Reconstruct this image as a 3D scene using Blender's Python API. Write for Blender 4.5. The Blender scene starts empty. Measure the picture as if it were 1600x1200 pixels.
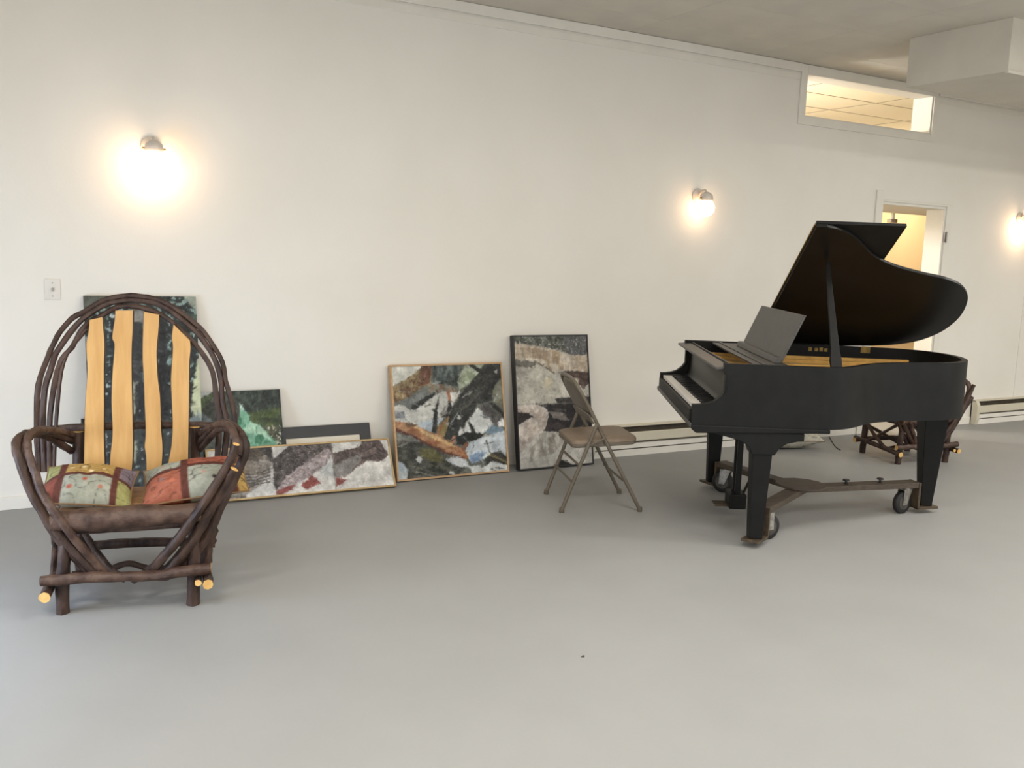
import bpy, bmesh, math, random
import numpy as np
from mathutils import Vector, Matrix
random.seed(7)
scn = bpy.context.scene
COL = scn.collection
PI = math.pi

# ------------------------------------------------------------------ camera
CAMLOC = np.array([0.0, -5.7354, 1.5])
FPX = 1462.937
ROT = np.array([[0.87190798, -0.48834764, 0.035959],      # rows: camera right, down, forward in the room
                [-0.03605133, -0.13725573, -0.98987937],
                [0.48834083, 0.86178736, -0.13727995]])
cam_d = bpy.data.cameras.new('camera')
cam_d.sensor_width = 36.0
cam_d.lens = FPX / 1600 * 36.0
cam_d.clip_start = 0.05
cam = bpy.data.objects.new('camera', cam_d)
COL.objects.link(cam)
m = Matrix(((ROT[0][0], -ROT[1][0], -ROT[2][0], CAMLOC[0]),
            (ROT[0][1], -ROT[1][1], -ROT[2][1], CAMLOC[1]),
            (ROT[0][2], -ROT[1][2], -ROT[2][2], CAMLOC[2]),
            (0, 0, 0, 1)))
cam.matrix_world = m
scn.camera = cam

# ------------------------------------------------------------------ light and exposure
vs = scn.view_settings
vs.view_transform = 'Standard'
vs.look = 'None'
vs.gamma = 1.0
vs.use_curve_mapping = False
vs.exposure = 0.38
world = bpy.data.worlds.new('world')
scn.world = world
world.use_nodes = True
world.node_tree.nodes['Background'].inputs[0].default_value = (0.75, 0.85, 1.0, 1)
world.node_tree.nodes['Background'].inputs[1].default_value = 0.6


def area_light(name, loc, rot, sx, sy, power, col):
    d = bpy.data.lights.new(name, 'AREA')
    d.shape = 'RECTANGLE'
    d.size = sx
    d.size_y = sy
    d.energy = power
    d.color = col
    o = bpy.data.objects.new(name, d)
    COL.objects.link(o)
    o.location = loc
    o.rotation_euler = rot
    return o


# daylight through the shop windows behind the camera, and through the glazed door on the left
area_light('daylight_front_windows', (4.4, -7.1, 1.12), (PI / 2, 0, 0), 11.2, 1.9, 75, (1.0, 0.975, 0.93))
area_light('daylight_side_window', (-1.22, -2.0, 0.56), (PI / 2 - 0.25, 0, -PI / 2), 1.2, 0.9, 34, (0.62, 0.76, 1.0))

# rows of fluorescent ceiling fixtures over the middle of the room
FIXTURES = [(fx_, fy_) for fy_ in (-3.5, -5.4) for fx_ in (-0.6, 2.2, 5.0, 7.8, 10.6)]
for fx_, fy_ in FIXTURES:
    area_light('ceiling_fixture_light', (fx_, fy_, 3.035), (0, 0, 0), 1.16, 0.26, 33, (1.0, 0.965, 0.91))

SC_POWER = {0: 3.8, 1: 1.5, 2: 3.6}


# ------------------------------------------------------------------ photo geometry helpers
def ray(x, y):
    return ROT.T @ np.array([x - 800.0, y - 600.0, FPX])


def on_plane(x, y, p0, n):
    d = ray(x, y)
    p0 = np.array(p0, float)
    n = np.array(n, float)
    t = ((p0 - CAMLOC) @ n) / (d @ n)
    return CAMLOC + t * d


def on_floor(x, y, z=0.0):
    return on_plane(x, y, (0, 0, z), (0, 0, 1))


def on_wall(x, y, yw=0.0):
    return on_plane(x, y, (0, yw, 0), (0, 1, 0))


def project(P):
    c = (np.asarray(P) - CAMLOC) @ ROT.T
    return 800 + FPX * c[..., 0] / c[..., 2], 600 + FPX * c[..., 1] / c[..., 2]


# ------------------------------------------------------------------ materials
def lin(c):
    out = []
    for v in c[:3]:
        v = v / 255.0
        out.append(v / 12.92 if v <= 0.04045 else ((v + 0.055) / 1.055) ** 2.4)
    return (out[0], out[1], out[2], 1.0)


def mat(name, c1, c2=None, scale=8.0, rough=0.6, metal=0.0, bump=0.0, bscale=None, stretch=None,
        detail=4.0, spec=0.5, coat=0.0, lo=0.35, hi=0.65):
    M = bpy.data.materials.new(name)
    M.use_nodes = True
    nt = M.node_tree
    b = nt.nodes['Principled BSDF']
    b.inputs['Roughness'].default_value = rough
    b.inputs['Metallic'].default_value = metal
    b.inputs['Specular IOR Level'].default_value = spec
    b.inputs['Coat Weight'].default_value = coat
    b.inputs['Base Color'].default_value = lin(c1)
    tc = nt.nodes.new('ShaderNodeTexCoord')
    vec = tc.outputs['Object']
    if stretch:
        mp = nt.nodes.new('ShaderNodeMapping')
        mp.inputs['Scale'].default_value = stretch
        nt.links.new(vec, mp.inputs['Vector'])
        vec = mp.outputs['Vector']
    if c2:
        nz = nt.nodes.new('ShaderNodeTexNoise')
        nz.inputs['Scale'].default_value = scale
        nz.inputs['Detail'].default_value = detail
        nt.links.new(vec, nz.inputs['Vector'])
        rp = nt.nodes.new('ShaderNodeValToRGB')
        rp.color_ramp.elements[0].position = lo
        rp.color_ramp.elements[1].position = hi
        rp.color_ramp.elements[0].color = lin(c1)
        rp.color_ramp.elements[1].color = lin(c2)
        nt.links.new(nz.outputs['Fac'], rp.inputs['Fac'])
        nt.links.new(rp.outputs['Color'], b.inputs['Base Color'])
    if bump:
        nb = nt.nodes.new('ShaderNodeTexNoise')
        nb.inputs['Scale'].default_value = bscale or scale
        nb.inputs['Detail'].default_value = 5
        nt.links.new(vec, nb.inputs['Vector'])
        bp = nt.nodes.new('ShaderNodeBump')
        bp.inputs['Strength'].default_value = bump
        bp.inputs['Distance'].default_value = 0.01
        nt.links.new(nb.outputs['Fac'], bp.inputs['Height'])
        nt.links.new(bp.outputs['Normal'], b.inputs['Normal'])
    return M


def mat_attr(name, rough=0.55, bump=0.1, bscale=220):
    """flat print: colours painted on the vertices"""
    M = mat(name, (128, 128, 128), rough=rough, bump=bump, bscale=bscale, spec=0.3)
    nt = M.node_tree
    a = nt.nodes.new('ShaderNodeAttribute')
    a.attribute_name = 'paint'
    nt.links.new(a.outputs['Color'], nt.nodes['Principled BSDF'].inputs['Base Color'])
    return M


def mat_emit(name, col, strength):
    M = bpy.data.materials.new(name)
    M.use_nodes = True
    b = M.node_tree.nodes['Principled BSDF']
    b.inputs['Base Color'].default_value = (0.9, 0.85, 0.75, 1)
    b.inputs['Emission Color'].default_value = (*col, 1)
    b.inputs['Emission Strength'].default_value = strength
    return M


M_WALL = mat('wall_paint', (226, 222, 213), (222, 218, 208), scale=1.5, rough=0.75, bump=0.05, bscale=90, spec=0.2)
M_CEIL = mat('ceiling_paint', (205, 199, 186), (198, 192, 180), scale=3, rough=0.9, bump=0.1, bscale=120, spec=0.1)
M_CEILGAP = mat('ceiling_gap', (120, 112, 100), rough=0.9)
M_TRIM = mat('trim_white', (226, 222, 212), (220, 216, 206), scale=4, rough=0.5, spec=0.3)
M_FLOOR = mat('floor_paint', (150, 150, 148), (147, 147, 145), scale=2.2, rough=0.55, bump=0.03, bscale=60, spec=0.3, detail=8)
M_TILE = mat('hall_tile', (240, 234, 214), (237, 230, 208), scale=25, rough=0.9, spec=0.1)
M_TILEGRID = mat('hall_tile_grid', (120, 100, 62), rough=0.7)
M_HALL = mat('hall_wall_warm', (240, 214, 172), (236, 208, 166), scale=2, rough=0.8, spec=0.2)
M_HEAT = mat('heater_enamel', (205, 198, 178), (200, 193, 173), scale=6, rough=0.45, spec=0.4)
M_HEATD = mat('heater_slot', (72, 64, 48), (58, 50, 38), scale=15, rough=0.6)
M_PLASTIC = mat('switch_plastic', (214, 209, 200), rough=0.4)
M_PORC = mat('porcelain', (206, 196, 184), (196, 186, 174), scale=20, rough=0.35)
M_GREY = mat('grey_metal', (165, 160, 152), (150, 145, 138), scale=30, rough=0.4, metal=0.6)
M_BARK = mat('bark', (43, 29, 23), (76, 57, 47), scale=16, rough=0.55, bump=0.7, bscale=40, stretch=(1, 1, 0.45), spec=0.35)
M_BARKR = mat('bark_red', (56, 37, 29), (90, 69, 57), scale=16, rough=0.5, bump=0.6, bscale=40, spec=0.4)
M_CUT = mat('cut_wood', (222, 182, 112), (205, 160, 92), scale=40, rough=0.6)
M_SLAT = mat('slat_wood', (196, 154, 94), (182, 139, 80), scale=5, rough=0.38, bump=0.12, bscale=14, stretch=(7, 3, 0.8), spec=0.45)
M_SEAT = mat('seat_plank_wood', (158, 118, 74), (140, 102, 62), scale=5, rough=0.5, stretch=(1, 6, 1))
M_BLACK = mat('piano_black', (19, 19, 18), (24, 24, 23), scale=9, rough=0.5, bump=0.04, bscale=60, spec=0.18)
M_GLOSS = mat('piano_gloss', (17, 17, 16), (21, 21, 20), scale=6, rough=0.36, spec=0.25)
M_SATIN = mat('desk_black', (66, 64, 60), (58, 56, 53), scale=20, rough=0.42, spec=0.5)
M_GOLD = mat('plate_gold', (216, 172, 96), (196, 150, 76), scale=20, rough=0.45, metal=0.2)
M_BRASS = mat('brass', (150, 125, 70), (120, 98, 55), scale=40, rough=0.4, metal=0.8)
M_IVORY = mat('key_ivory', (238, 233, 224), (224, 218, 208), scale=60, rough=0.35)
M_FELT = mat('inner_dark', (30, 29, 27), rough=0.8)
M_WIRE = mat('string_wire', (170, 150, 110), rough=0.4, metal=0.8)
M_DOLLY = mat('dolly_wood', (84, 72, 58), (66, 56, 46), scale=12, rough=0.6, bump=0.2, stretch=(1, 6, 6))
M_RUBBER = mat('caster_rubber', (26, 26, 25), rough=0.6)
M_STEEL = mat('caster_steel', (190, 186, 178), (150, 146, 138), scale=30, rough=0.35, metal=0.85)
M_HUB = mat('caster_hub', (88, 84, 78), (70, 66, 60), scale=30, rough=0.5, metal=0.4)
M_RUST = mat('cup_metal', (92, 78, 60), (70, 60, 48), scale=30, rough=0.55, metal=0.4)
M_FOLD = mat('chair_enamel', (101, 92, 78), (94, 85, 72), scale=14, rough=0.42, spec=0.5)
M_VINYL = mat('chair_vinyl', (127, 110, 92), (119, 103, 86), scale=30, rough=0.55, bump=0.15, bscale=160)
M_FRAMEW = mat('frame_wood', (186, 152, 112), (172, 138, 98), scale=8, rough=0.5, stretch=(1, 5, 5))
M_FRAMEG = mat('frame_gilt', (168, 144, 102), (142, 118, 78), scale=10, rough=0.42, metal=0.3)
M_FRAMEB = mat('frame_black', (26, 25, 26), (34, 33, 33), scale=12, rough=0.45)
M_LIP = mat('frame_inner_lip', (60, 44, 30), rough=0.6)
M_MATB = mat('mat_board', (222, 214, 196), rough=0.8)
M_PAINT = mat_attr('canvas_paint')
M_CLOTH = mat_attr('quilt_cloth', rough=0.85, bump=0.35, bscale=60)
M_CORD = mat('cord_black', (48, 42, 36), rough=0.6)


# ------------------------------------------------------------------ mesh helpers
def new_obj(name, verts, faces, mats, parent=None, smooth=False, idx=None):
    me = bpy.data.meshes.new(name)
    me.from_pydata([tuple(map(float, v)) for v in verts], [], faces)
    if not isinstance(mats, (list, tuple)):
        mats = [mats]
    for mm in mats:
        me.materials.append(mm)
    if idx:
        me.polygons.foreach_set('material_index', idx)
    if smooth:
        me.polygons.foreach_set('use_smooth', [True] * len(me.polygons))
    me.update()
    o = bpy.data.objects.new(name, me)
    COL.objects.link(o)
    if parent:
        o.parent = parent
    return o


class MB:
    """collects simple solids into one mesh"""

    def __init__(self):
        self.v, self.f, self.i = [], [], []

    def add(self, v, f, k=0):
        n = len(self.v)
        self.v += [tuple(map(float, p)) for p in v]
        self.f += [tuple(a + n for a in q) for q in f]
        self.i += [k] * len(f)

    def box(self, x0, x1, y0, y1, z0, z1, k=0):
        v = [(x0, y0, z0), (x1, y0, z0), (x1, y1, z0), (x0, y1, z0), (x0, y0, z1), (x1, y0, z1), (x1, y1, z1), (x0, y1, z1)]
        f = [(0, 3, 2, 1), (4, 5, 6, 7), (0, 1, 5, 4), (1, 2, 6, 5), (2, 3, 7, 6), (3, 0, 4, 7)]
        self.add(v, f, k)
        return self

    def hexa(self, v8, k=0):
        f = [(0, 3, 2, 1), (4, 5, 6, 7), (0, 1, 5, 4), (1, 2, 6, 5), (2, 3, 7, 6), (3, 0, 4, 7)]
        self.add(v8, f, k)
        return self

    def prism(self, pts, mapf, t0, t1, k=0):
        """outline pts (a,b) extruded along t; mapf(a,b,t)->xyz"""
        n = len(pts)
        v = [mapf(a, b, t0) for a, b in pts] + [mapf(a, b, t1) for a, b in pts]
        f = [tuple(range(n - 1, -1, -1)), tuple(range(n, 2 * n))]
        for j in range(n):
            q = (j + 1) % n
            f.append((j, q, n + q, n + j))
        self.add(v, f, k)
        return self

    def tube(self, pts, rad, seg=8, k=0, kc=None, jit=0.0):
        pts = [Vector(tuple(map(float, p))) for p in pts]
        n = len(pts)
        if not isinstance(rad, (list, tuple)):
            rad = [rad] * n
        elif len(rad) != n:
            rad = list(np.interp(np.linspace(0, 1, n), np.linspace(0, 1, len(rad)), rad))
        up = None
        v, f = [], []
        for j in range(n):
            t = (pts[min(j + 1, n - 1)] - pts[max(j - 1, 0)])
            t = t.normalized() if t.length > 1e-9 else Vector((0, 0, 1))
            if up is None:
                up = t.orthogonal().normalized()
            else:
                up = (up - t * up.dot(t))
                up = up.normalized() if up.length > 1e-6 else t.orthogonal().normalized()
            sd = t.cross(up)
            for s in range(seg):
                a = 2 * PI * s / seg
                r = rad[j] * (1 + (random.uniform(-jit, jit) if jit else 0))
                v.append(pts[j] + (up * math.cos(a) + sd * math.sin(a)) * r)
        for j in range(n - 1):
            for s in range(seg):
                q = (s + 1) % seg
                f.append((j * seg + s, j * seg + q, (j + 1) * seg + q, (j + 1) * seg + s))
        base = len(self.v)
        self.add(v, f, k)
        kc = k if kc is None else kc
        self.f.append(tuple(base + s for s in range(seg - 1, -1, -1)))
        self.f.append(tuple(base + (n - 1) * seg + s for s in range(seg)))
        self.i += [kc, kc]
        return self

    def lathe(self, prof, seg=20, axis='z', c=(0, 0, 0), k=0):
        """prof: list of (r, h)"""
        v, f = [], []
        n = len(prof)
        for r, h in prof:
            for s in range(seg):
                a = 2 * PI * s / seg
                x, y = r * math.cos(a), r * math.sin(a)
                p = (x, y, h) if axis == 'z' else ((x, h, y) if axis == 'y' else (h, x, y))
                v.append((p[0] + c[0], p[1] + c[1], p[2] + c[2]))
        for j in range(n - 1):
            for s in range(seg):
                q = (s + 1) % seg
                f.append((j * seg + s, j * seg + q, (j + 1) * seg + q, (j + 1) * seg + s))
        f.append(tuple(range(seg - 1, -1, -1)))
        f.append(tuple((n - 1) * seg + s for s in range(seg)))
        self.add(v, f, k)
        return self

    def build(self, name, mats, parent=None, smooth=False, bevel=0.0):
        o = new_obj(name, self.v, self.f, mats, parent, smooth, self.i)
        bm = bmesh.new()
        bm.from_mesh(o.data)
        bmesh.ops.recalc_face_normals(bm, faces=bm.faces)
        bm.to_mesh(o.data)
        bm.free()
        if smooth:
            try:
                o.data.set_sharp_from_angle(angle=math.radians(50))
            except Exception:
                pass
        if bevel:
            md = o.modifiers.new('bevel', 'BEVEL')
            md.width = bevel
            md.segments = 2
            md.limit_method = 'ANGLE'
        return o


def smooth_path(pts, per=5):
    P = [np.array(p, float) for p in pts]
    P = [2 * P[0] - P[1]] + P + [2 * P[-1] - P[-2]]
    out = []
    for j in range(1, len(P) - 2):
        for s in range(per):
            t = s / per
            a, b, c, d = P[j - 1], P[j], P[j + 1], P[j + 2]
            out.append(0.5 * (2 * b + (c - a) * t + (2 * a - 5 * b + 4 * c - d) * t * t + (3 * b - a - 3 * c + d) * t ** 3))
    out.append(P[-2])
    return out


def empty(name, loc, rz=0.0, rx=0.0):
    o = bpy.data.objects.new(name, None)
    o.empty_display_size = 0.05
    COL.objects.link(o)
    o.location = tuple(map(float, loc))
    o.rotation_euler = (rx, 0, rz)
    return o


def tag(o, label, cat, group=None):
    o['label'] = label
    o['category'] = cat
    if group:
        o['group'] = group
    return o


def struct(o, label=None):
    o['kind'] = 'structure'
    if label:
        o['label'] = label
    return o


def copy_tree(o, parent=None):
    c = o.copy()
    COL.objects.link(c)
    c.parent = parent
    for ch in list(o.children):
        copy_tree(ch, c)
    return c


# ------------------------------------------------------------------ the room
ZC = 3.11
X0, X1, Y0 = -1.25, 13.0, -7.2
WT = 0.18
DX0, DX1, DZ = 6.93, 7.80, 2.075
WX0, WX1, WZ0, WZ1 = 5.90, 7.48, 2.70, 3.03


def wall_with_holes(name, xs, zs, holes, y0, y1, material):
    mb = MB()

    def solid(i, j):
        if i < 0 or j < 0 or i >= len(xs) - 1 or j >= len(zs) - 1:
            return False
        cx, cz = (xs[i] + xs[i + 1]) / 2, (zs[j] + zs[j + 1]) / 2
        return not any(a < cx < b and c < cz < d for a, b, c, d in holes)
    for i in range(len(xs) - 1):
        for j in range(len(zs) - 1):
            if not solid(i, j):
                continue
            a, b, c, d = xs[i], xs[i + 1], zs[j], zs[j + 1]
            mb.add([(a, y0, c), (b, y0, c), (b, y0, d), (a, y0, d)], [(0, 1, 2, 3)])
            mb.add([(a, y1, c), (b, y1, c), (b, y1, d), (a, y1, d)], [(3, 2, 1, 0)])
            if not solid(i - 1, j):
                mb.add([(a, y0, c), (a, y1, c), (a, y1, d), (a, y0, d)], [(3, 2, 1, 0)])
            if not solid(i + 1, j):
                mb.add([(b, y0, c), (b, y1, c), (b, y1, d), (b, y0, d)], [(0, 1, 2, 3)])
            if not solid(i, j - 1):
                mb.add([(a, y0, c), (b, y0, c), (b, y1, c), (a, y1, c)], [(3, 2, 1, 0)])
            if not solid(i, j + 1):
                mb.add([(a, y0, d), (b, y0, d), (b, y1, d), (a, y1, d)], [(0, 1, 2, 3)])
    me_v, me_f = mb.v, mb.f
    o = new_obj(name, me_v, me_f, material)
    bm = bmesh.new()
    bm.from_mesh(o.data)
    bmesh.ops.remove_doubles(bm, verts=bm.verts, dist=1e-5)
    bmesh.ops.recalc_face_normals(bm, faces=bm.faces)
    bm.to_mesh(o.data)
    bm.free()
    return struct(o)


HY = 3.0
struct(MB().box(X0, X1, Y0, HY, -0.1, 0.0).build('floor', M_FLOOR), 'smooth grey painted concrete floor')
wall_with_holes('wall_back', [X0, WX0, DX0, WX1, DX1, X1], [0, DZ, WZ0, WZ1, 3.3],
                [(DX0, DX1, 0, DZ), (WX0, WX1, WZ0, WZ1)], 0.0, WT, M_WALL)
# side wall with the daylight opening, shop-window wall behind the camera
mb = MB()
for a, b, c, d in ((Y0, -2.65, 0, ZC), (-1.35, 0, 0, ZC), (-2.65, -1.35, 0, 0.08), (-2.65, -1.35, 1.05, ZC)):
    mb.box(X0 - 0.15, X0, a, b, c, d)
struct(mb.build('wall_left', M_WALL))
mb = MB()
for a, b, c, d in ((X0, -1.2, 0, ZC), (10.05, X1, 0, ZC), (-1.2, 10.05, 0, 0.15), (-1.2, 10.05, 2.1, ZC)):
    mb.box(a, b, Y0 - 0.15, Y0, c, d)
struct(mb.build('wall_front', M_WALL))
struct(MB().box(X1, X1 + 0.15, Y0, 0, 0, ZC).build('wall_right', M_WALL))
ceil = struct(MB().box(X0, X1, Y0, 0.0, ZC + 0.008, ZC + 0.15).build('ceiling', M_CEILGAP), 'low white panelled ceiling')
# ceiling panels (seams 61 cm apart, every 122 cm along the wall)
panel_me = {}
for ix in range(-6, 6):
    xa, xb = 5.31 + 1.22 * ix, 5.31 + 1.22 * (ix + 1)
    xa, xb = max(xa, X0), min(xb, X1)
    for iy in range(0, 15):
        ya = 0.0 if iy == 0 else -0.40 - 0.61 * (iy - 1)
        yb = max(-0.40 - 0.61 * iy, Y0)
        if ya <= Y0 + 0.01 or xb - xa < 0.05:
            continue
        key = (round(xb - xa, 3), round(ya - yb, 3))
        if key not in panel_me:
            g = 0.0012
            panel_me[key] = MB().box(g, key[0] - g, -key[1] + g, -g, 0, 0.0075)
            o = panel_me[key].build('ceiling_panel', M_CEIL, ceil)
            panel_me[key] = o.data
        else:
            o = bpy.data.objects.new('ceiling_panel', panel_me[key])
            COL.objects.link(o)
            o.parent = ceil
        o.location = (xa, ya, ZC)

# cornice: two stepped boards along the top of the wall
for n, (za, zb, dep) in enumerate(((2.982, 3.034, 0.008), (3.043, 3.108, 0.022))):
    mb = MB()
    mb.box(X0, WX0 - 0.075, -dep, 0.0, za, zb)
    if n == 0:
        mb.box(WX1 + 0.065, X1, -dep, 0.0, za, zb)
    else:
        mb.box(WX1 + 0.065, X1, -dep, 0.0, za, zb)
    struct(mb.build('trim_%d' % (n + 1), M_TRIM, bevel=0.003))
# the fluorescent fixtures themselves (housing above the lit panel)
for k, (fx_, fy_) in enumerate(FIXTURES):
    h = MB().box(-0.6, 0.6, -0.15, 0.15, 0.0, ZC - 3.045).build('fluorescent_fixture', M_TRIM, None, bevel=0.01)
    h.location = (fx_, fy_, 3.045)
    tag(h, 'white fluorescent ceiling fixture over the middle of the room', 'ceiling light', 'fluorescent ceiling fixtures')
# hanging bulkhead below the ceiling
mb = MB().box(5.775, X1 - 0.002, -1.84, -1.07, 2.775, ZC)
mb.box(5.76, X1 - 0.002, -1.855, -1.83, 2.762, 2.782)
bh = struct(mb.build('trim_3', M_CEIL, bevel=0.002), 'boxed bulkhead hanging below the ceiling')
# vertical wall batten by the far heater
struct(MB().box(9.14, 9.165, -0.006, 0, 0.235, 2.98).build('trim_4', M_WALL), 'thin vertical wall batten')

# baseboard
mb = MB()
for a, b in ((X0, 3.88), (5.72, 6.83), (7.90, 8.46)):
    mb.box(a, b, -0.014, 0, 0.0, 0.072)
struct(mb.build('baseboard_back', M_TRIM, bevel=0.003))

# high interior window opening: casing around the opening
win = struct(empty('window_1', ((WX0 + WX1) / 2, 0, WZ0)), 'high unglazed opening with white casing, looking into the next room')
cx = (WX0 + WX1) / 2


def casing(name, x0, x1, z0, z1, y0=-0.015, y1=0.0, parent=win, mt=M_TRIM):
    return MB().box(x0 - cx, x1 - cx, y0, y1, z0 - WZ0, z1 - WZ0).build(name, mt, parent, bevel=0.002)


casing('casing', WX0 - 0.07, WX0, WZ0 - 0.065, ZC - 0.003)
casing('casing', WX1, WX1 + 0.06, WZ0 - 0.065, WZ1 + 0.005)
casing('casing', WX0, WX1, WZ0 - 0.065, WZ0)
casing('casing', WX0, WX1, WZ1, ZC - 0.003, -0.017)
casing('jamb', WX1 - 0.012, WX1, WZ0 + 0.012, WZ1, 0.0, WT + 0.02)
casing('jamb', WX0, WX0 + 0.012, WZ0 + 0.012, WZ1, 0.0, WT + 0.02)
casing('sill', WX0, WX1, WZ0, WZ0 + 0.012, 0.0, WT + 0.02)

# doorway
door = struct(empty('door_1', (DX0, 0, 0)), 'open doorway with white casing and hinges, no door leaf in view')


def dpart(name, x0, x1, z0, z1, y0, y1, mt=M_TRIM, bev=0.002):
    return MB().box(x0 - DX0, x1 - DX0, y0, y1, z0, z1).build(name, mt, door, bevel=bev)


dpart('casing', DX0 - 0.09, DX0 - 0.004, 0, 2.17, -0.018, 0)
dpart('casing', DX1 + 0.004, DX1 + 0.085, 0, DZ + 0.02, -0.012, 0)
dpart('head_casing', DX0 - 0.004, DX1 + 0.085, DZ + 0.004, DZ + 0.022, -0.014, 0)
dpart('jamb', DX1 - 0.018, DX1, 0, DZ - 0.02, 0, WT + 0.01)
dpart('jamb', DX0, DX0 + 0.018, 0, DZ - 0.02, 0, WT + 0.01)
dpart('head_jamb', DX0, DX1, DZ - 0.02, DZ, 0, WT + 0.01)
for hz in (1.80, 0.95, 0.25):
    h = MB().box(DX1 - DX0 - 0.001, DX1 - DX0 + 0.018, -0.014, -0.003, hz - 0.045, hz + 0.045)
    h.tube([(DX1 - DX0 + 0.022, -0.02, hz - 0.05), (DX1 - DX0 + 0.022, -0.02, hz + 0.05)], 0.007)
    h.build('hinge', M_GREY, door)

# the next room
struct(MB().box(X0, X1, HY, HY + 0.1, 0, 3.3).build('wall_hall', M_HALL))
struct(MB().box(6.6, X1 - 0.1, WT + 0.05, 1.5, 2.11, 2.5).build('trim_5', M_WALL), 'dropped soffit in the next room, above the doorway')
struct(MB().box(4.4, 4.5, WT, HY, 0, 3.3).build('wall_hall_left', M_WALL))
struct(MB().box(X1 - 0.1, X1, WT, HY, 0, 3.3).build('wall_hall_right', M_WALL))
hc = struct(MB().box(4.4, X1, WT, HY, 3.178, 3.3).build('ceiling_hall', M_TILEGRID))
tile_me = None
for ix in range(-2, 4):
    for iy in range(-1, 3):
        xa, ya = 8.09 + 1.22 * ix, 1.15 + 0.61 * iy
        if xa + 1.22 > X1 - 0.1:
            continue
        if tile_me is None:
            o = MB().box(0.012, 1.208, 0.012, 0.598, 0, 0.001).build('ceiling_tile', M_TILE, hc)
            tile_me = o.data
        else:
            o = bpy.data.objects.new('ceiling_tile', tile_me)
            COL.objects.link(o)
            o.parent = hc
        o.location = (xa, ya, 3.1765)
for nm, en, lc, loc in (('hall_unseen_light', 34, (1.0, 0.86, 0.66), (10.9, 2.1, 2.3)), ('hall_unseen_light', 190, (1.0, 0.97, 0.93), (5.3, 1.9, 2.45))):  # second one is an unseen fill light added to brighten jambs and ceiling tiles
    hl = bpy.data.lights.new(nm, 'POINT')
    hl.energy = en
    hl.color = lc
    hl.shadow_soft_size = 0.15
    hlo = bpy.data.objects.new(nm, hl)
    COL.objects.link(hlo)
    hlo.location = loc
# pipe hanging in the next room
hp = on_wall(1394, 348, 1.46)
pr = tag(empty('hanging_pipe', (hp[0], 1.46, hp[2])), 'thin white pipe with small grey box at its end, beyond the doorway', 'pipe')
MB().tube([(0, 0, 0.03), (0, 0, 2.111 - hp[2])], 0.022, 10).build('pipe', M_TRIM, pr, True)
MB().box(-0.055, 0.055, -0.03, 0.03, 0, 0.04).build('end_box', M_GREY, pr, bevel=0.006)


# baseboard heaters
def heater(x0, x1, label):
    r = tag(empty('baseboard_heater', ((x0 + x1) / 2, 0, 0.0)), label, 'heater')
    a, b = x0 - (x0 + x1) / 2, x1 - (x0 + x1) / 2
    ib, ie = a + 0.045, b - 0.045
    MB().box(a, b, -0.014, -0.002, 0.0, 0.232).build('back_panel', M_HEATD, r)
    MB().prism([(-0.002, 0.238), (-0.050, 0.232), (-0.050, 0.227), (-0.002, 0.230)], lambda p, q, t: (t, p, q), a, b).build('top_rail', M_HEAT, r)
    MB().prism([(-0.062, 0.186), (-0.070, 0.180), (-0.070, 0.118), (-0.064, 0.112), (-0.060, 0.118), (-0.058, 0.184)], lambda p, q, t: (t, p, q), ib, ie).build('front_cover', M_HEAT, r)
    MB().prism([(-0.016, 0.098), (-0.066, 0.098), (-0.066, 0.062), (-0.016, 0.055)], lambda p, q, t: (t, p, q), ib, ie).build('lower_panel', M_TRIM, r)
    MB().prism([(-0.016, 0.05), (-0.056, 0.05), (-0.056, 0.0), (-0.016, 0.0)], lambda p, q, t: (t, p, q), ib, ie).build('toe_board', M_TRIM, r)
    for e0, e1 in ((a, ib), (ie, b)):
        MB().prism([(-0.002, 0.238), (-0.050, 0.236), (-0.074, 0.19), (-0.074, 0.05), (-0.06, 0.0), (-0.002, 0.0)], lambda p, q, t: (t, p, q), e0, e1).build('end_cap', M_HEAT, r)
    return r


heater(3.90, 5.70, 'cream baseboard heater with dark slot, between black-framed painting and piano')
heater(8.47, 12.6, 'cream baseboard heater with dark slot, on the wall beyond the doorway')

# switch plate
sp = on_wall(82, 452.5)
sw = tag(empty('light_switch', (sp[0], 0, sp[2] - 0.057)), 'small white wall switch plate above the painted forest canvas', 'switch')
MB().box(-0.040, 0.040, -0.006, 0, 0, 0.115).build('plate', M_PLASTIC, sw, bevel=0.003)
MB().box(-0.006, 0.006, -0.016, -0.005, 0.049, 0.068).build('toggle', M_GREY, sw, bevel=0.002)
for zz in (0.022, 0.094):
    MB().lathe([(0.004, -0.0075), (0.004, -0.005)], 8, 'y', (0, 0, zz)).build('screw', M_GREY, sw)


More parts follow.
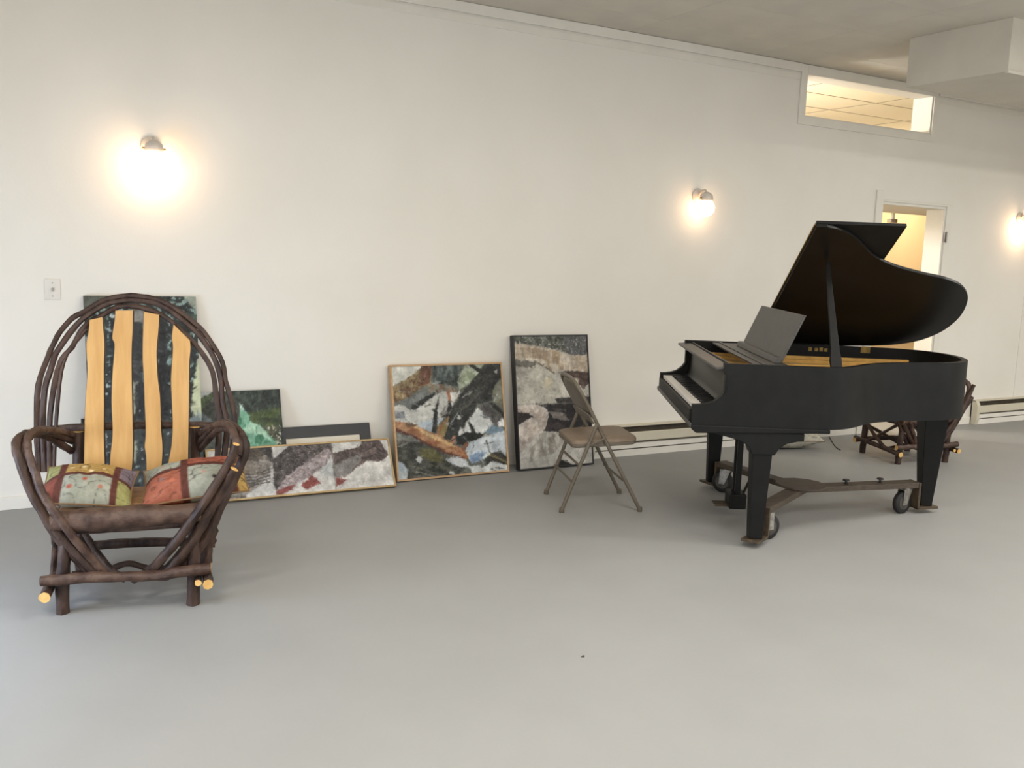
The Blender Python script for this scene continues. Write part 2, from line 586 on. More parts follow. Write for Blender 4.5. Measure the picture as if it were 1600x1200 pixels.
# wall sconces
def sconce(i, px, py, label, rg):
    p = on_wall(px, py, -0.105)
    r = tag(empty('wall_sconce', (p[0], 0, p[2] - rg)), label, 'sconce', 'wall sconces')
    zg = rg                                                   # globe centre above the root
    prof = [(0.012, 0.0)] + [(rg * math.sin(a), -rg * math.cos(a)) for a in np.linspace(0.25, PI - 0.5, 12)] + [(0.030, rg * 0.93)]
    prof = [(rr, h + zg if k else 0.0 + zg - rg * 0.985) for k, (rr, h) in enumerate(prof)]
    MB().lathe(prof, 24, 'z', (0, -0.105, 0)).build('globe', mat_emit('globe_glow', (1.0, 0.66, 0.40), SC_POWER[i] / (4 * PI * PI * rg * rg) * 1.0), r, True)
    zt = 2 * rg - 0.012
    MB().lathe([(0.045, zt), (0.052, zt + 0.012), (0.046, zt + 0.045), (0.026, zt + 0.062), (0.010, zt + 0.068)], 20, 'z', (0, -0.105, 0)).build('holder', M_PORC, r, True)
    MB().tube(smooth_path([(0, -0.105, zt + 0.055), (0, -0.085, zt + 0.078), (0, -0.045, zt + 0.072), (0, -0.010, zt + 0.04)]), 0.010, 8).build('arm', M_PORC, r, True)
    MB().lathe([(0.058, 0.0), (0.056, -0.010), (0.040, -0.018), (0.012, -0.022)], 24, 'y', (0, 0, zt + 0.04)).build('canopy', M_PORC, r, True)
    for s in (-1, 1):
        MB().tube([(s * 0.050, -0.105, zt + 0.02), (s * 0.062, -0.105, zt + 0.02)], 0.005, 6).build('thumb_screw', M_BRASS, r)
    return r


sconce(0, 241, 259, 'lit wall sconce with round globe above the bentwood chair and forest canvas', 0.085)
sconce(1, 1103, 325, 'lit wall sconce with round globe between black-framed painting and piano lid', 0.066)
sconce(2, 1607, 358, 'lit wall sconce with round globe on the wall beyond the doorway', 0.075)


# ------------------------------------------------------------------ paintings
def vnoise(h, w, cell_y, cell_x, seed):
    rs = np.random.RandomState(seed)
    gy, gx = int(h / cell_y) + 3, int(w / cell_x) + 3
    g = rs.rand(gy, gx)
    y, x = np.arange(h) / cell_y, np.arange(w) / cell_x
    yi, xi = y.astype(int), x.astype(int)
    fy, fx = y - yi, x - xi
    fy, fx = fy * fy * (3 - 2 * fy), fx * fx * (3 - 2 * fx)
    a = g[np.ix_(yi, xi)] * (1 - fx) + g[np.ix_(yi, xi + 1)] * fx
    b = g[np.ix_(yi + 1, xi)] * (1 - fx) + g[np.ix_(yi + 1, xi + 1)] * fx
    return a * (1 - fy)[:, None] + b * fy[:, None]


def fbm(h, w, cell, seed, ay=1.0, ax=1.0):
    o = np.zeros((h, w))
    amp, tot, c = 1.0, 0.0, float(cell)
    for k in range(4):
        o += amp * vnoise(h, w, max(c * ay, 1.0), max(c * ax, 1.0), seed + k)
        tot += amp
        amp *= 0.6
        c = max(c / 2, 1.0)
    return o / tot


def in_poly(X, Y, pts):
    ins = np.zeros(X.shape, bool)
    n = len(pts)
    for j in range(n):
        x0, y0 = pts[j]
        x1, y1 = pts[(j + 1) % n]
        if y0 == y1:
            continue
        c = ((y0 > Y) != (y1 > Y)) & (X < (x1 - x0) * (Y - y0) / (y1 - y0) + x0)
        ins ^= c
    return ins


def blur(a, n=1):
    for _ in range(n):
        p = np.pad(a, 1, mode='edge')
        a = (p[:-2, 1:-1] + p[2:, 1:-1] + p[1:-1, :-2] + p[1:-1, 2:] + 2 * p[1:-1, 1:-1]) / 6.0
    return a


class Canvas:
    """a stretched canvas whose colours are painted vertex by vertex; shapes given in some 2-D frame (fx, fy)"""

    def __init__(self, fx, fy, base, seed, var=14, cell=9):
        self.X, self.Y = fx, fy
        self.h, self.w = fx.shape
        self.seed = seed
        self.soft = 1
        self.img = np.ones((self.h, self.w, 3)) * np.array(base, float)
        self.img += ((fbm(self.h, self.w, cell, seed) - 0.5) * 2 * var * 1.6)[..., None]

    def poly(self, pts, col, var=12, jit=1.2, cell=6, ay=1.0, ax=1.0, col2=None, alpha=1.0):
        self.seed += 7
        k = self.unit
        jx = ((fbm(self.h, self.w, 6, self.seed) - 0.5) * 4 + (fbm(self.h, self.w, 2, self.seed + 5) - 0.5) * 3) * jit
        jy = ((fbm(self.h, self.w, 6, self.seed + 3) - 0.5) * 4 + (fbm(self.h, self.w, 2, self.seed + 9) - 0.5) * 3) * jit
        msk = in_poly(self.X + jx * k, self.Y + jy * k, pts).astype(float)
        msk = blur(msk, self.soft) * alpha
        n = (fbm(self.h, self.w, cell, self.seed + 11, ay, ax) - 0.5) * 3.0
        n2 = (fbm(self.h, self.w, 3, self.seed + 17, ay, ax) - 0.5) * 2.0
        c = np.ones_like(self.img) * np.array(col, float)
        if col2 is not None:
            t = np.clip(n + 0.5, 0, 1)[..., None]
            c = c * (1 - t) + np.array(col2, float) * t
        c = c + (n * var + n2 * var * 0.8)[..., None]
        self.img = self.img * (1 - msk[..., None]) + c * msk[..., None]
        return self

    def dabs(self, n, amp=16, reach=3.0, lmax=6.0):
        rs = np.random.RandomState(self.seed + 123)
        src = self.img.copy()
        fa = fbm(self.h, self.w, 24, self.seed + 150) * 2 * PI * 1.5
        ys, xs = rs.randint(0, self.h, n), rs.randint(0, self.w, n)
        for y, x in zip(ys, xs):
            a = fa[y, x] + rs.normal(0, 0.25)
            L, wd = rs.uniform(2.0, lmax), rs.uniform(0.6, 1.4)
            sy = int(np.clip(y + rs.normal(0, reach), 0, self.h - 1))
            sx = int(np.clip(x + rs.normal(0, reach), 0, self.w - 1))
            c = src[sy, sx] + rs.normal(0, amp)
            r = int(L) + 2
            y0, y1, x0, x1 = max(y - r, 0), min(y + r + 1, self.h), max(x - r, 0), min(x + r + 1, self.w)
            gy, gx = np.mgrid[y0:y1, x0:x1]
            u_ = (gx - x) * math.cos(a) + (gy - y) * math.sin(a)
            v_ = -(gx - x) * math.sin(a) + (gy - y) * math.cos(a)
            k = np.clip(1.4 - np.sqrt((u_ / L) ** 2 + (v_ / wd) ** 2), 0, 1)[..., None] * 0.75
            self.img[y0:y1, x0:x1] = self.img[y0:y1, x0:x1] * (1 - k) + c * k
        return self

    def finish(self, strokes=7.0, sat=0.72):
        self.dabs(int(self.h * self.w * 0.07), 14, 1.0, 3.4)
        g1 = fbm(self.h, self.w, 5, self.seed + 40, 1.0, 3.0) - 0.5
        g2 = fbm(self.h, self.w, 4, self.seed + 60, 3.0, 1.0) - 0.5
        sel = fbm(self.h, self.w, 22, self.seed + 80) > 0.5
        self.img = self.img + (np.where(sel, g1, g2) * 2 * strokes * 1.6)[..., None]
        self.img = self.img * (0.90 + 0.42 * (fbm(self.h, self.w, 14, self.seed + 99) - 0.5))[..., None]
        L = self.img.mean(-1, keepdims=True)
        self.img = L + (self.img - L) * sat
        return self

    def line(self, pts, wd, col, **kw):
        for (x0, y0), (x1, y1) in zip(pts[:-1], pts[1:]):
            dx, dy = x1 - x0, y1 - y0
            L = math.hypot(dx, dy) or 1
            nx, ny = -dy / L * wd / 2, dx / L * wd / 2
            self.poly([(x0 + nx, y0 + ny), (x1 + nx, y1 + ny), (x1 - nx, y1 - ny), (x0 - nx, y0 - ny)], col, var=6, jit=kw.get('jit', 0.4))
        return self

    def speckle(self, pts, col, dens, cell=2, var=10):
        self.seed += 5
        msk = in_poly(self.X, self.Y, pts) & (vnoise(self.h, self.w, cell, cell, self.seed) > 1 - dens)
        self.img[msk] = np.array(col, float) + (np.random.RandomState(self.seed).rand(msk.sum(), 1) - 0.5) * 2 * var
        return self


def to_lin(img):
    v = np.clip(img, 0, 255) / 255.0
    return np.where(v <= 0.04045, v / 12.92, ((v + 0.055) / 1.055) ** 2.4)


def lean_frame(name, x0, y0, w, h, a, t, label, cat='painting', yaw=0.0, group=None):
    r = tag(empty(name, (x0, y0, 0.0), yaw, -a), label, cat, group)
    return r


def rails(root, w, h, t, fw, material, proud=0.004, lip=None, name='frame_rail'):
    """four mitred rails; local frame: x across, y front is -t, z up the picture"""
    f0 = -t - proud
    segs = (((0, 0), (w, 0), (w - fw, fw), (fw, fw)), ((w, 0), (w, h), (w - fw, h - fw), (w - fw, fw)),
            ((w, h), (0, h), (fw, h - fw), (w - fw, h - fw)), ((0, h), (0, 0), (fw, fw), (fw, h - fw)))
    for s in segs:
        MB().prism(list(s), lambda p, q, tt: (p, tt, q), f0, 0.0).build(name, material, root)


def canvas_mesh(root, w, h, t, m_, nx, nz, painter, frame_px=None, name='canvas'):
    """canvas filling the opening left by the frame of width m_"""
    xs = np.linspace(m_, w - m_, nx)
    zs = np.linspace(m_, h - m_, nz)
    XX, ZZ = np.meshgrid(xs, zs)
    YY = np.full_like(XX, -t)
    mw = Matrix.Translation(root.location) @ root.rotation_euler.to_matrix().to_4x4()
    A = np.array(mw)
    P = np.stack([XX, YY, ZZ], -1) @ A[:3, :3].T + A[:3, 3]
    px, py = project(P)
    cv = painter(px, py)
    cols = to_lin(cv.img).reshape(-1, 3)
    verts = np.stack([XX, YY, ZZ], -1).reshape(-1, 3)
    n = nx * nz
    faces = []
    for j in range(nz - 1):
        b = j * nx
        faces += [(b + i, b + i + 1, b + i + 1 + nx, b + i + nx) for i in range(nx - 1)]
    # stretched sides and back
    e = [(xs[0], -t, zs[0]), (xs[-1], -t, zs[0]), (xs[-1], -t, zs[-1]), (xs[0], -t, zs[-1]),
         (xs[0], -0.002, zs[0]), (xs[-1], -0.002, zs[0]), (xs[-1], -0.002, zs[-1]), (xs[0], -0.002, zs[-1])]
    V = np.vstack([verts, np.array(e)])
    faces += [tuple(n + q for q in f) for f in ((0, 4, 5, 1), (1, 5, 6, 2), (2, 6, 7, 3), (3, 7, 4, 0), (4, 7, 6, 5))]
    o = new_obj(name, V, faces, M_PAINT, root)
    at = o.data.attributes.new('paint', 'FLOAT_COLOR', 'POINT')
    ci = [0, nx - 1, n - 1, n - nx]
    cc = np.vstack([cols, cols[ci] * 0.8, cols[ci] * 0.8])
    at.data.foreach_set('color', np.hstack([cc, np.ones((len(cc), 1))]).astype(np.float32).ravel())
    return o


def crop_frame(ox, oy, s):
    return lambda px, py: ((px - ox) / s, (py - oy) / s)


# --- forest canvas behind the bentwood chair
def paint_forest(px, py):
    cv = Canvas(px, py, (52, 62, 58), 11, 16, 8)
    cv.unit = 1.0
    cv.poly([(125, 455), (320, 455), (320, 640), (125, 640)], (58, 70, 66), 22, 0, 5, col2=(34, 38, 36))
    cv.speckle([(125, 455), (320, 455), (320, 600), (125, 600)], (128, 158, 150), 0.30, 3, 28)
    cv.speckle([(150, 480), (200, 480), (195, 620), (160, 620)], (170, 190, 188), 0.22, 3, 25)
    for x, wd, c in ((176, 8, (40, 44, 48)), (214, 18, (52, 54, 54)), (252, 16, (40, 42, 44)), (150, 7, (70, 58, 46)), (292, 8, (46, 50, 46))):
        cv.poly([(x - wd / 2, 500), (x + wd / 2, 500), (x + wd / 2 + 3, 800), (x - wd / 2 + 1, 800)], c, 12, 0.6, 5, ay=3)
    cv.poly([(206, 482), (226, 482), (226, 505), (206, 502)], (134, 132, 124), 6, 0.3)
    cv.poly([(286, 462), (312, 462), (312, 490), (300, 480)], (150, 162, 142), 6, 0.5)
    cv.poly([(270, 484), (312, 494), (312, 510), (290, 505)], (66, 88, 76), 8, 0.5)
    cv.poly([(128, 460), (178, 460), (150, 476), (130, 486)], (86, 90, 78), 14, 0.5)
    cv.poly([(309, 560), (318, 545), (322, 700), (300, 690), (304, 650), (299, 640), (302, 600)], (203, 210, 158), 6, 1.2)
    cv.poly([(203, 585), (210, 600), (212, 640), (205, 660), (202, 620)], (170, 178, 150), 8, 1)
    cv.poly([(125, 655), (320, 655), (320, 800), (125, 800)], (76, 84, 82), 24, 1, 7, col2=(44, 48, 46))
    cv.poly([(290, 655), (330, 648), (330, 690), (290, 700)], (126, 142, 146), 18, 1.2)
    cv.poly([(203, 690), (214, 690), (212, 725), (205, 715)], (160, 168, 140), 8, 1)
    cv.speckle([(125, 640), (330, 640), (330, 800), (125, 800)], (140, 160, 158), 0.16, 3, 25)
    return cv.finish()


P1 = lean_frame('canvas_painting', 0.482, -0.240, 0.60, 1.205, 0.20, 0.03, 'tall unframed forest canvas painting leaning on the wall behind the bentwood chair')
canvas_mesh(P1, 0.60, 1.205, 0.03, 0.0, 110, 210, paint_forest, None)

# --- small dark-framed picture tucked behind the forest canvas
q = lean_frame('framed_picture', 0.452, -0.105, 0.45, 0.50, 0.19, 0.018, 'thin dark-framed picture tucked behind the tall forest canvas', 'picture')
rails(q, 0.45, 0.50, 0.016, 0.014, M_FRAMEB)
MB().box(0.014, 0.436, -0.012, -0.002, 0.014, 0.486).build('picture_sheet', mat('sheet_reflection', (128, 132, 134), (140, 142, 140), scale=6, rough=0.3), q)  # blue-grey of the reflecting glass put into the sheet colour


# --- green jacket canvas
def paint_jacket(px, py):
    fx, fy = crop_frame(290, 600, 0.1)(px, py)
    cv = Canvas(fx, fy, (48, 58, 52), 31, 14, 6)
    cv.unit = 10.0
    cv.poly([(-300, 80), (1500, 80), (1500, 420), (-300, 480)], (44, 54, 48), 14, 0.5, 5, col2=(62, 74, 60))
    cv.poly([(900, 470), (1480, 370), (1480, 680), (1050, 650)], (92, 110, 52), 20, 1, 4, ay=2, col2=(60, 76, 40))
    cv.poly([(1150, 520), (1480, 540), (1480, 600), (1150, 600)], (58, 70, 42), 12, 1, 4)
    cv.poly([(1180, 670), (1490, 640), (1490, 960), (1380, 960)], (112, 110, 76), 30, 0.8, 3, col2=(66, 70, 50))
    cv.speckle([(1250, 660), (1490, 640), (1490, 960), (1400, 960)], (205, 205, 185), 0.25, 2)
    cv.poly([(200, 120), (430, 115), (340, 190), (300, 175), (270, 230), (235, 240)], (196, 202, 196), 6, 0.6)
    cv.poly([(235, 230), (340, 170), (460, 150), (330, 300), (240, 420)], (84, 104, 62), 16, 1, 4, ay=2)
    cv.poly([(200, 520), (330, 280), (480, 160), (700, 180), (830, 290), (870, 420), (820, 620), (200, 660)], (58, 64, 56), 12, 0.6, 6, col2=(78, 82, 70))
    cv.poly([(60, 540), (250, 460), (440, 580), (440, 640), (60, 640)], (110, 122, 126), 26, 1, 4)
    cv.poly([(790, 630), (850, 500), (850, 310), (905, 390), (990, 480), (1000, 580), (1150, 640), (1240, 720), (1430, 930), (1440, 1100), (820, 1100), (860, 700)], (124, 192, 152), 8, 0.3, 6, col2=(104, 176, 138))
    cv.poly([(1000, 590), (1150, 645), (1240, 730), (1350, 880), (1200, 830), (1000, 780), (900, 720)], (168, 218, 178), 7, 0.4)
    cv.poly([(1080, 930), (1100, 800), (1200, 785), (1240, 840), (1170, 940)], (62, 136, 96), 6, 0.4)
    cv.poly([(790, 630), (850, 490), (880, 600), (870, 660)], (58, 136, 92), 6, 0.4)
    cv.poly([(1200, 930), (1250, 870), (1330, 900), (1330, 940)], (70, 146, 104), 6, 0.4)
    cv.poly([(825, 285), (920, 400), (860, 410)], (190, 215, 196), 4, 0.2)
    cv.line([(870, 690), (960, 620), (1000, 590)], 22, (84, 150, 118))
    cv.line([(940, 790), (1100, 780), (1110, 660)], 14, (90, 156, 122))
    cv.poly([(-300, 640), (800, 640), (800, 1600), (-300, 1600)], (86, 92, 84), 20, 1, 6)
    return cv.finish()


P2 = lean_frame('canvas_painting', 0.999, -0.200, 0.580, 0.642, 0.30, 0.02, 'unframed canvas painting of a figure in a mint green jacket, seen from behind')
canvas_mesh(P2, 0.580, 0.642, 0.02, 0.0, 150, 150, paint_jacket, None)

# --- black frame with pale mat
P3 = lean_frame('framed_picture', 1.540, -0.147, 0.630, 0.393, 0.357, 0.02, 'wide black picture frame with pale mat, half hidden behind the fish painting', 'picture')
rails(P3, 0.630, 0.393, 0.018, 0.072, M_FRAMEB)
MB().box(0.072, 0.558, -0.012, -0.002, 0.072, 0.321).build('mat_board', M_MATB, P3)
MB().box(0.14, 0.49, -0.0135, -0.012, 0.13, 0.262).build('print', mat('print_grey', (120, 118, 112), (160, 158, 150), scale=12), P3)


# --- fish triptych
def paint_fish(px, py):
    fx, fy = crop_frame(300, 540, 0.2125)(px, py)
    cv = Canvas(fx, fy, (212, 208, 199), 51, 10, 8)
    cv.unit = 4.7
    cv.poly([(0, 700), (420, 745), (580, 738), (592, 850), (560, 960), (480, 1050), (430, 1120), (250, 1130), (200, 850)], (122, 110, 96), 22, 1, 7, col2=(150, 142, 130))
    cv.poly([(90, 700), (170, 745), (190, 800), (130, 850), (90, 850)], (206, 202, 190), 6, 0.6)
    cv.poly([(350, 760), (480, 745), (540, 800), (480, 850), (380, 840)], (98, 86, 72), 16, 1, 4)
    cv.poly([(470, 745), (586, 738), (588, 860), (545, 810)], (62, 58, 54), 14, 1, 4)
    cv.poly([(350, 860), (430, 850), (470, 900), (440, 960), (370, 960)], (132, 118, 102), 10, 0.6, 5)
    for k in range(5):
        cv.line([(340 + 20 * k, 940 + 26 * k), (470, 950 + 18 * k), (580, 900 + 25 * k)], 9, (86, 78, 70))
        cv.line([(380 + 20 * k, 960 + 26 * k), (500, 962 + 18 * k), (580, 915 + 25 * k)], 8, (186, 182, 174))
    cv.poly([(400, 1090), (520, 1040), (590, 1000), (620, 1100), (400, 1130)], (206, 204, 196), 8, 1)
    cv.poly([(592, 840), (730, 720), (1024, 712), (1032, 800), (965, 890), (850, 950), (720, 1040), (615, 1060), (600, 1000)], (70, 61, 58), 14, 0.6, 5, col2=(92, 82, 78))
    cv.poly([(760, 910), (1000, 750), (1034, 790), (980, 890), (900, 940), (830, 985), (700, 1060), (620, 1080), (640, 1030)], (146, 128, 126), 20, 1.2, 4, col2=(176, 160, 158))
    cv.poly([(960, 890), (1034, 840), (1050, 960), (930, 960)], (188, 190, 186), 10, 1)
    cv.poly([(616, 1070), (700, 1035), (770, 1020), (700, 1085), (622, 1105)], (150, 66, 58), 14, 0.7)
    cv.poly([(800, 1030), (880, 955), (950, 1012), (840, 1060)], (146, 62, 52), 14, 0.5)
    cv.speckle([(600, 840), (730, 730), (1020, 720), (1030, 800), (700, 1000)], (150, 140, 134), 0.10, 2, 12)
    cv.poly([(1028, 795), (1230, 742), (1250, 698), (1375, 692), (1445, 800), (1400, 850), (1275, 850), (1180, 920), (1130, 962), (1050, 972)], (84, 68, 64), 12, 0.8, 5, col2=(104, 86, 80))
    cv.poly([(1032, 880), (1180, 820), (1250, 800), (1240, 850), (1140, 950), (1052, 970)], (132, 126, 120), 16, 1.2, 4)
    cv.line([(1260, 780), (1340, 740), (1420, 790)], 8, (60, 48, 46))
    cv.line([(1270, 830), (1340, 800), (1430, 815)], 8, (60, 48, 46))
    cv.poly([(1058, 972), (1142, 985), (1062, 1042)], (150, 64, 54), 10, 0.5)
    cv.line([(583, 735), (622, 1110)], 5, (84, 80, 74), jit=0)
    cv.line([(1022, 700), (1060, 1070)], 5, (120, 114, 106), jit=0)
    return cv.finish()


P4 = lean_frame('framed_painting', 1.0977, -0.2866, 1.1437, 0.3204, 0.490, 0.035, 'long low gilt-framed painting of a fish on three joined panels', yaw=-0.0194)
rails(P4, 1.1437, 0.3204, 0.030, 0.011, M_FRAMEG)
canvas_mesh(P4, 1.1437, 0.3204, 0.030, 0.011, 300, 90, paint_fish, None)


# --- logs and snow
def paint_logs(px, py):
    fx, fy = crop_frame(600, 560, 1 / 6)(px, py)
    cv = Canvas(fx, fy, (104, 106, 94), 71, 16, 8)
    cv.unit = 6.0
    P = cv.poly
    P([(40, 40), (375, 40), (330, 110), (200, 215), (170, 210), (60, 280)], (219, 219, 203), 5, 0.5)
    P([(60, 285), (180, 210), (330, 110), (375, 40), (445, 40), (440, 240), (330, 275), (230, 370), (60, 440)], (122, 84, 56), 18, 0.6, 8, col2=(158, 136, 86))
    P([(370, 50), (440, 50), (430, 230), (340, 250)], (112, 70, 48), 16, 0.6, 5, ay=2)
    P([(448, 55), (720, 40), (705, 270), (560, 245), (462, 235)], (58, 66, 62), 16, 1, 6, ay=2, col2=(92, 104, 100))
    P([(700, 150), (780, 40), (940, 40), (870, 170), (700, 310)], (140, 154, 118), 14, 1, 7, col2=(168, 176, 150))
    P([(440, 240), (600, 250), (700, 310), (600, 330), (430, 330)], (150, 120, 92), 22, 1.2, 5, col2=(120, 124, 112))
    P([(70, 520), (90, 460), (160, 420), (250, 490), (450, 350), (560, 305), (710, 325), (620, 490), (560, 560), (450, 700), (330, 650), (80, 600)], (217, 217, 206), 8, 1, 7, col2=(186, 186, 176))
    P([(80, 500), (180, 500), (200, 560), (90, 560)], (130, 136, 142), 20, 1.3, 4)
    P([(60, 430), (230, 370), (400, 300), (430, 335), (260, 480), (160, 420), (80, 460)], (122, 126, 122), 14, 1.2, 7)
    P([(245, 455), (390, 360), (500, 305), (520, 320), (270, 495)], (42, 44, 40), 8, 1)
    P([(330, 600), (450, 580), (540, 560), (520, 600), (450, 690), (340, 650)], (178, 194, 206), 12, 1)
    P([(560, 455), (600, 440), (640, 480), (560, 560), (520, 530)], (160, 158, 150), 20, 1)
    P([(548, 755), (600, 600), (640, 470), (720, 330), (900, 120), (960, 35), (1120, 35), (1120, 155), (1040, 250), (1010, 400), (880, 430), (800, 560), (700, 700), (640, 765)], (44, 45, 40), 6, 0.7, 8, col2=(56, 58, 54))
    for k in range(7):
        P([(640 + 30 * k, 560 - 25 * k), (900 + 26 * k, 150), (908 + 26 * k, 150), (652 + 30 * k, 565 - 25 * k)], (98, 98, 86), 10, 1.2, 4, alpha=0.55)
    P([(770, 40), (805, 40), (925, 110), (880, 132)], (44, 45, 40), 4, 0.5)
    P([(975, 410), (1030, 415), (1130, 520), (1130, 565)], (44, 45, 40), 4, 0.5)
    P([(590, 520), (640, 470), (625, 400), (600, 400)], (46, 46, 42), 4, 0.5)
    P([(680, 572), (700, 530), (740, 545), (692, 582)], (206, 208, 200), 6, 0.8)
    P([(1028, 122), (1066, 108), (1060, 142)], (206, 208, 200), 6, 0.5)
    P([(1115, 175), (1140, 490), (1040, 420), (1010, 350), (1040, 260)], (134, 132, 104), 16, 0.7, 7, col2=(112, 116, 100))
    P([(885, 445), (980, 430), (1060, 520), (1130, 575), (1130, 640), (1060, 610), (1000, 600), (920, 540)], (92, 88, 86), 12, 0.8, 6)
    P([(785, 585), (880, 465), (922, 500), (930, 560), (1000, 575), (1025, 630), (930, 710), (760, 705), (745, 660)], (224, 227, 222), 6, 0.8, 7)
    P([(1065, 600), (1100, 565), (1140, 580), (1140, 640), (1075, 640)], (220, 222, 218), 5, 0.8)
    P([(940, 690), (1010, 630), (1120, 650), (1110, 680), (1000, 720)], (112, 142, 164), 14, 0.9, 5)
    P([(665, 735), (760, 690), (945, 705), (900, 755), (790, 810), (680, 810)], (40, 42, 38), 12, 1.2, 4)
    P([(690, 700), (720, 640), (750, 690), (700, 730)], (214, 216, 210), 6, 1)
    P([(775, 582), (800, 590), (845, 650), (850, 712), (825, 705), (800, 640)], (42, 44, 40), 4, 0.4)
    P([(448, 690), (468, 500), (520, 345), (502, 480), (497, 705)], (44, 44, 40), 4, 0.5)
    P([(455, 470), (475, 560), (490, 560), (470, 470)], (44, 44, 40), 4, 0.4)
    P([(520, 500), (545, 550), (640, 540), (600, 520), (550, 540)], (50, 48, 44), 4, 0.5)
    P([(490, 650), (612, 535), (602, 640), (560, 750), (500, 715)], (170, 104, 62), 14, 0.5, 5, ay=2, col2=(150, 136, 70))
    P([(586, 300), (612, 288), (632, 400), (606, 412)], (178, 112, 74), 8, 0.4)
    P([(60, 580), (190, 605), (290, 628), (500, 720), (640, 790), (740, 850), (792, 890), (792, 948), (720, 930), (560, 880), (360, 790), (250, 730), (60, 650)], (160, 92, 54), 14, 0.5, 7, ax=2, col2=(178, 124, 76))
    P([(220, 615), (300, 640), (500, 728), (640, 800), (700, 840), (600, 815), (400, 725)], (208, 166, 104), 10, 0.8, 5, ax=2)
    P([(60, 630), (260, 715), (400, 790), (580, 870), (780, 935), (790, 950), (560, 890), (360, 800), (60, 665)], (104, 52, 38), 10, 0.8, 5, ax=2)
    P([(190, 612), (260, 605), (300, 640), (220, 650)], (110, 80, 50), 8, 0.7)
    P([(715, 830), (780, 780), (795, 800), (750, 865)], (142, 84, 56), 8, 0.6)
    P([(620, 775), (645, 730), (672, 735), (655, 795)], (196, 118, 80), 8, 0.5)
    P([(765, 860), (800, 790), (900, 750), (1150, 665), (1150, 810), (1142, 925), (1110, 900), (1098, 860), (1000, 905), (900, 965), (820, 980), (790, 930)], (212, 220, 222), 8, 0.7, 8, ay=2, col2=(186, 200, 208))
    P([(795, 910), (880, 880), (965, 875), (890, 960), (820, 980)], (112, 142, 178), 14, 1.2, 5, ay=2)
    P([(940, 960), (1000, 890), (1100, 870), (1150, 930), (1150, 1000), (960, 1000)], (56, 54, 44), 14, 1, 4, ax=2)
    P([(70, 770), (260, 740), (380, 800), (560, 890), (600, 945), (800, 1000), (720, 1075), (500, 1115), (220, 1140), (70, 980)], (54, 57, 48), 14, 0.8, 6, ax=2, col2=(88, 88, 78))
    P([(95, 700), (260, 730), (340, 780), (90, 770)], (130, 132, 122), 20, 1.2, 4, ax=3)
    P([(330, 850), (460, 845), (545, 920), (560, 985), (440, 965), (350, 920)], (122, 116, 60), 20, 1.2, 4, ay=2, col2=(84, 82, 44))
    P([(565, 955), (660, 918), (770, 950), (812, 1020), (700, 1015)], (206, 210, 212), 8, 0.8)
    P([(795, 1010), (900, 998), (925, 1060), (830, 1080)], (212, 218, 216), 8, 0.8)
    P([(920, 1030), (1000, 968), (1100, 985), (1170, 1005), (1170, 1060), (930, 1080)], (216, 222, 218), 8, 0.8)
    P([(90, 965), (180, 975), (222, 1050), (215, 1150), (110, 1165)], (206, 214, 216), 14, 0.8, 4, ay=3, col2=(150, 174, 192))
    P([(295, 945), (330, 918), (362, 950), (330, 985)], (214, 216, 210), 6, 0.8)
    P([(600, 1075), (640, 1050), (670, 1075), (640, 1095)], (206, 208, 200), 6, 0.8)
    for x0, y0, x1, y1, c in ((970, 900, 1150, 972, (160, 142, 84)), (990, 880, 1120, 960, (120, 104, 60)), (960, 770, 990, 880, (52, 52, 44)), (130, 830, 300, 760, (140, 140, 130)), (250, 1000, 480, 1080, (120, 120, 100)), (300, 1060, 480, 1110, (150, 150, 134)), (420, 990, 620, 1050, (110, 106, 70))):
        cv.line([(x0, y0), (x1, y1)], 9, c)
    rs = np.random.RandomState(5)
    for k in range(46):
        x0, y0 = rs.uniform(90, 1120), rs.uniform(230, 1100)
        a, L = rs.normal(0.35, 0.7), rs.uniform(40, 130)
        cv.line([(x0, y0), (x0 + L * math.cos(a), y0 + L * math.sin(a))], rs.uniform(4, 9), [(52, 50, 44), (96, 98, 96), (150, 158, 164), (200, 200, 190)][k % 4])
    return cv.finish()


P5 = lean_frame('framed_painting', 2.3014, -0.1745, 0.8333, 0.7629, 0.2205, 0.035, 'square wood-framed painting of fallen logs over snowy rocks and water', yaw=-0.0042)
rails(P5, 0.8333, 0.7629, 0.033, 0.012, M_FRAMEW)
canvas_mesh(P5, 0.8333, 0.7629, 0.031, 0.012, 190, 185, paint_logs, None)


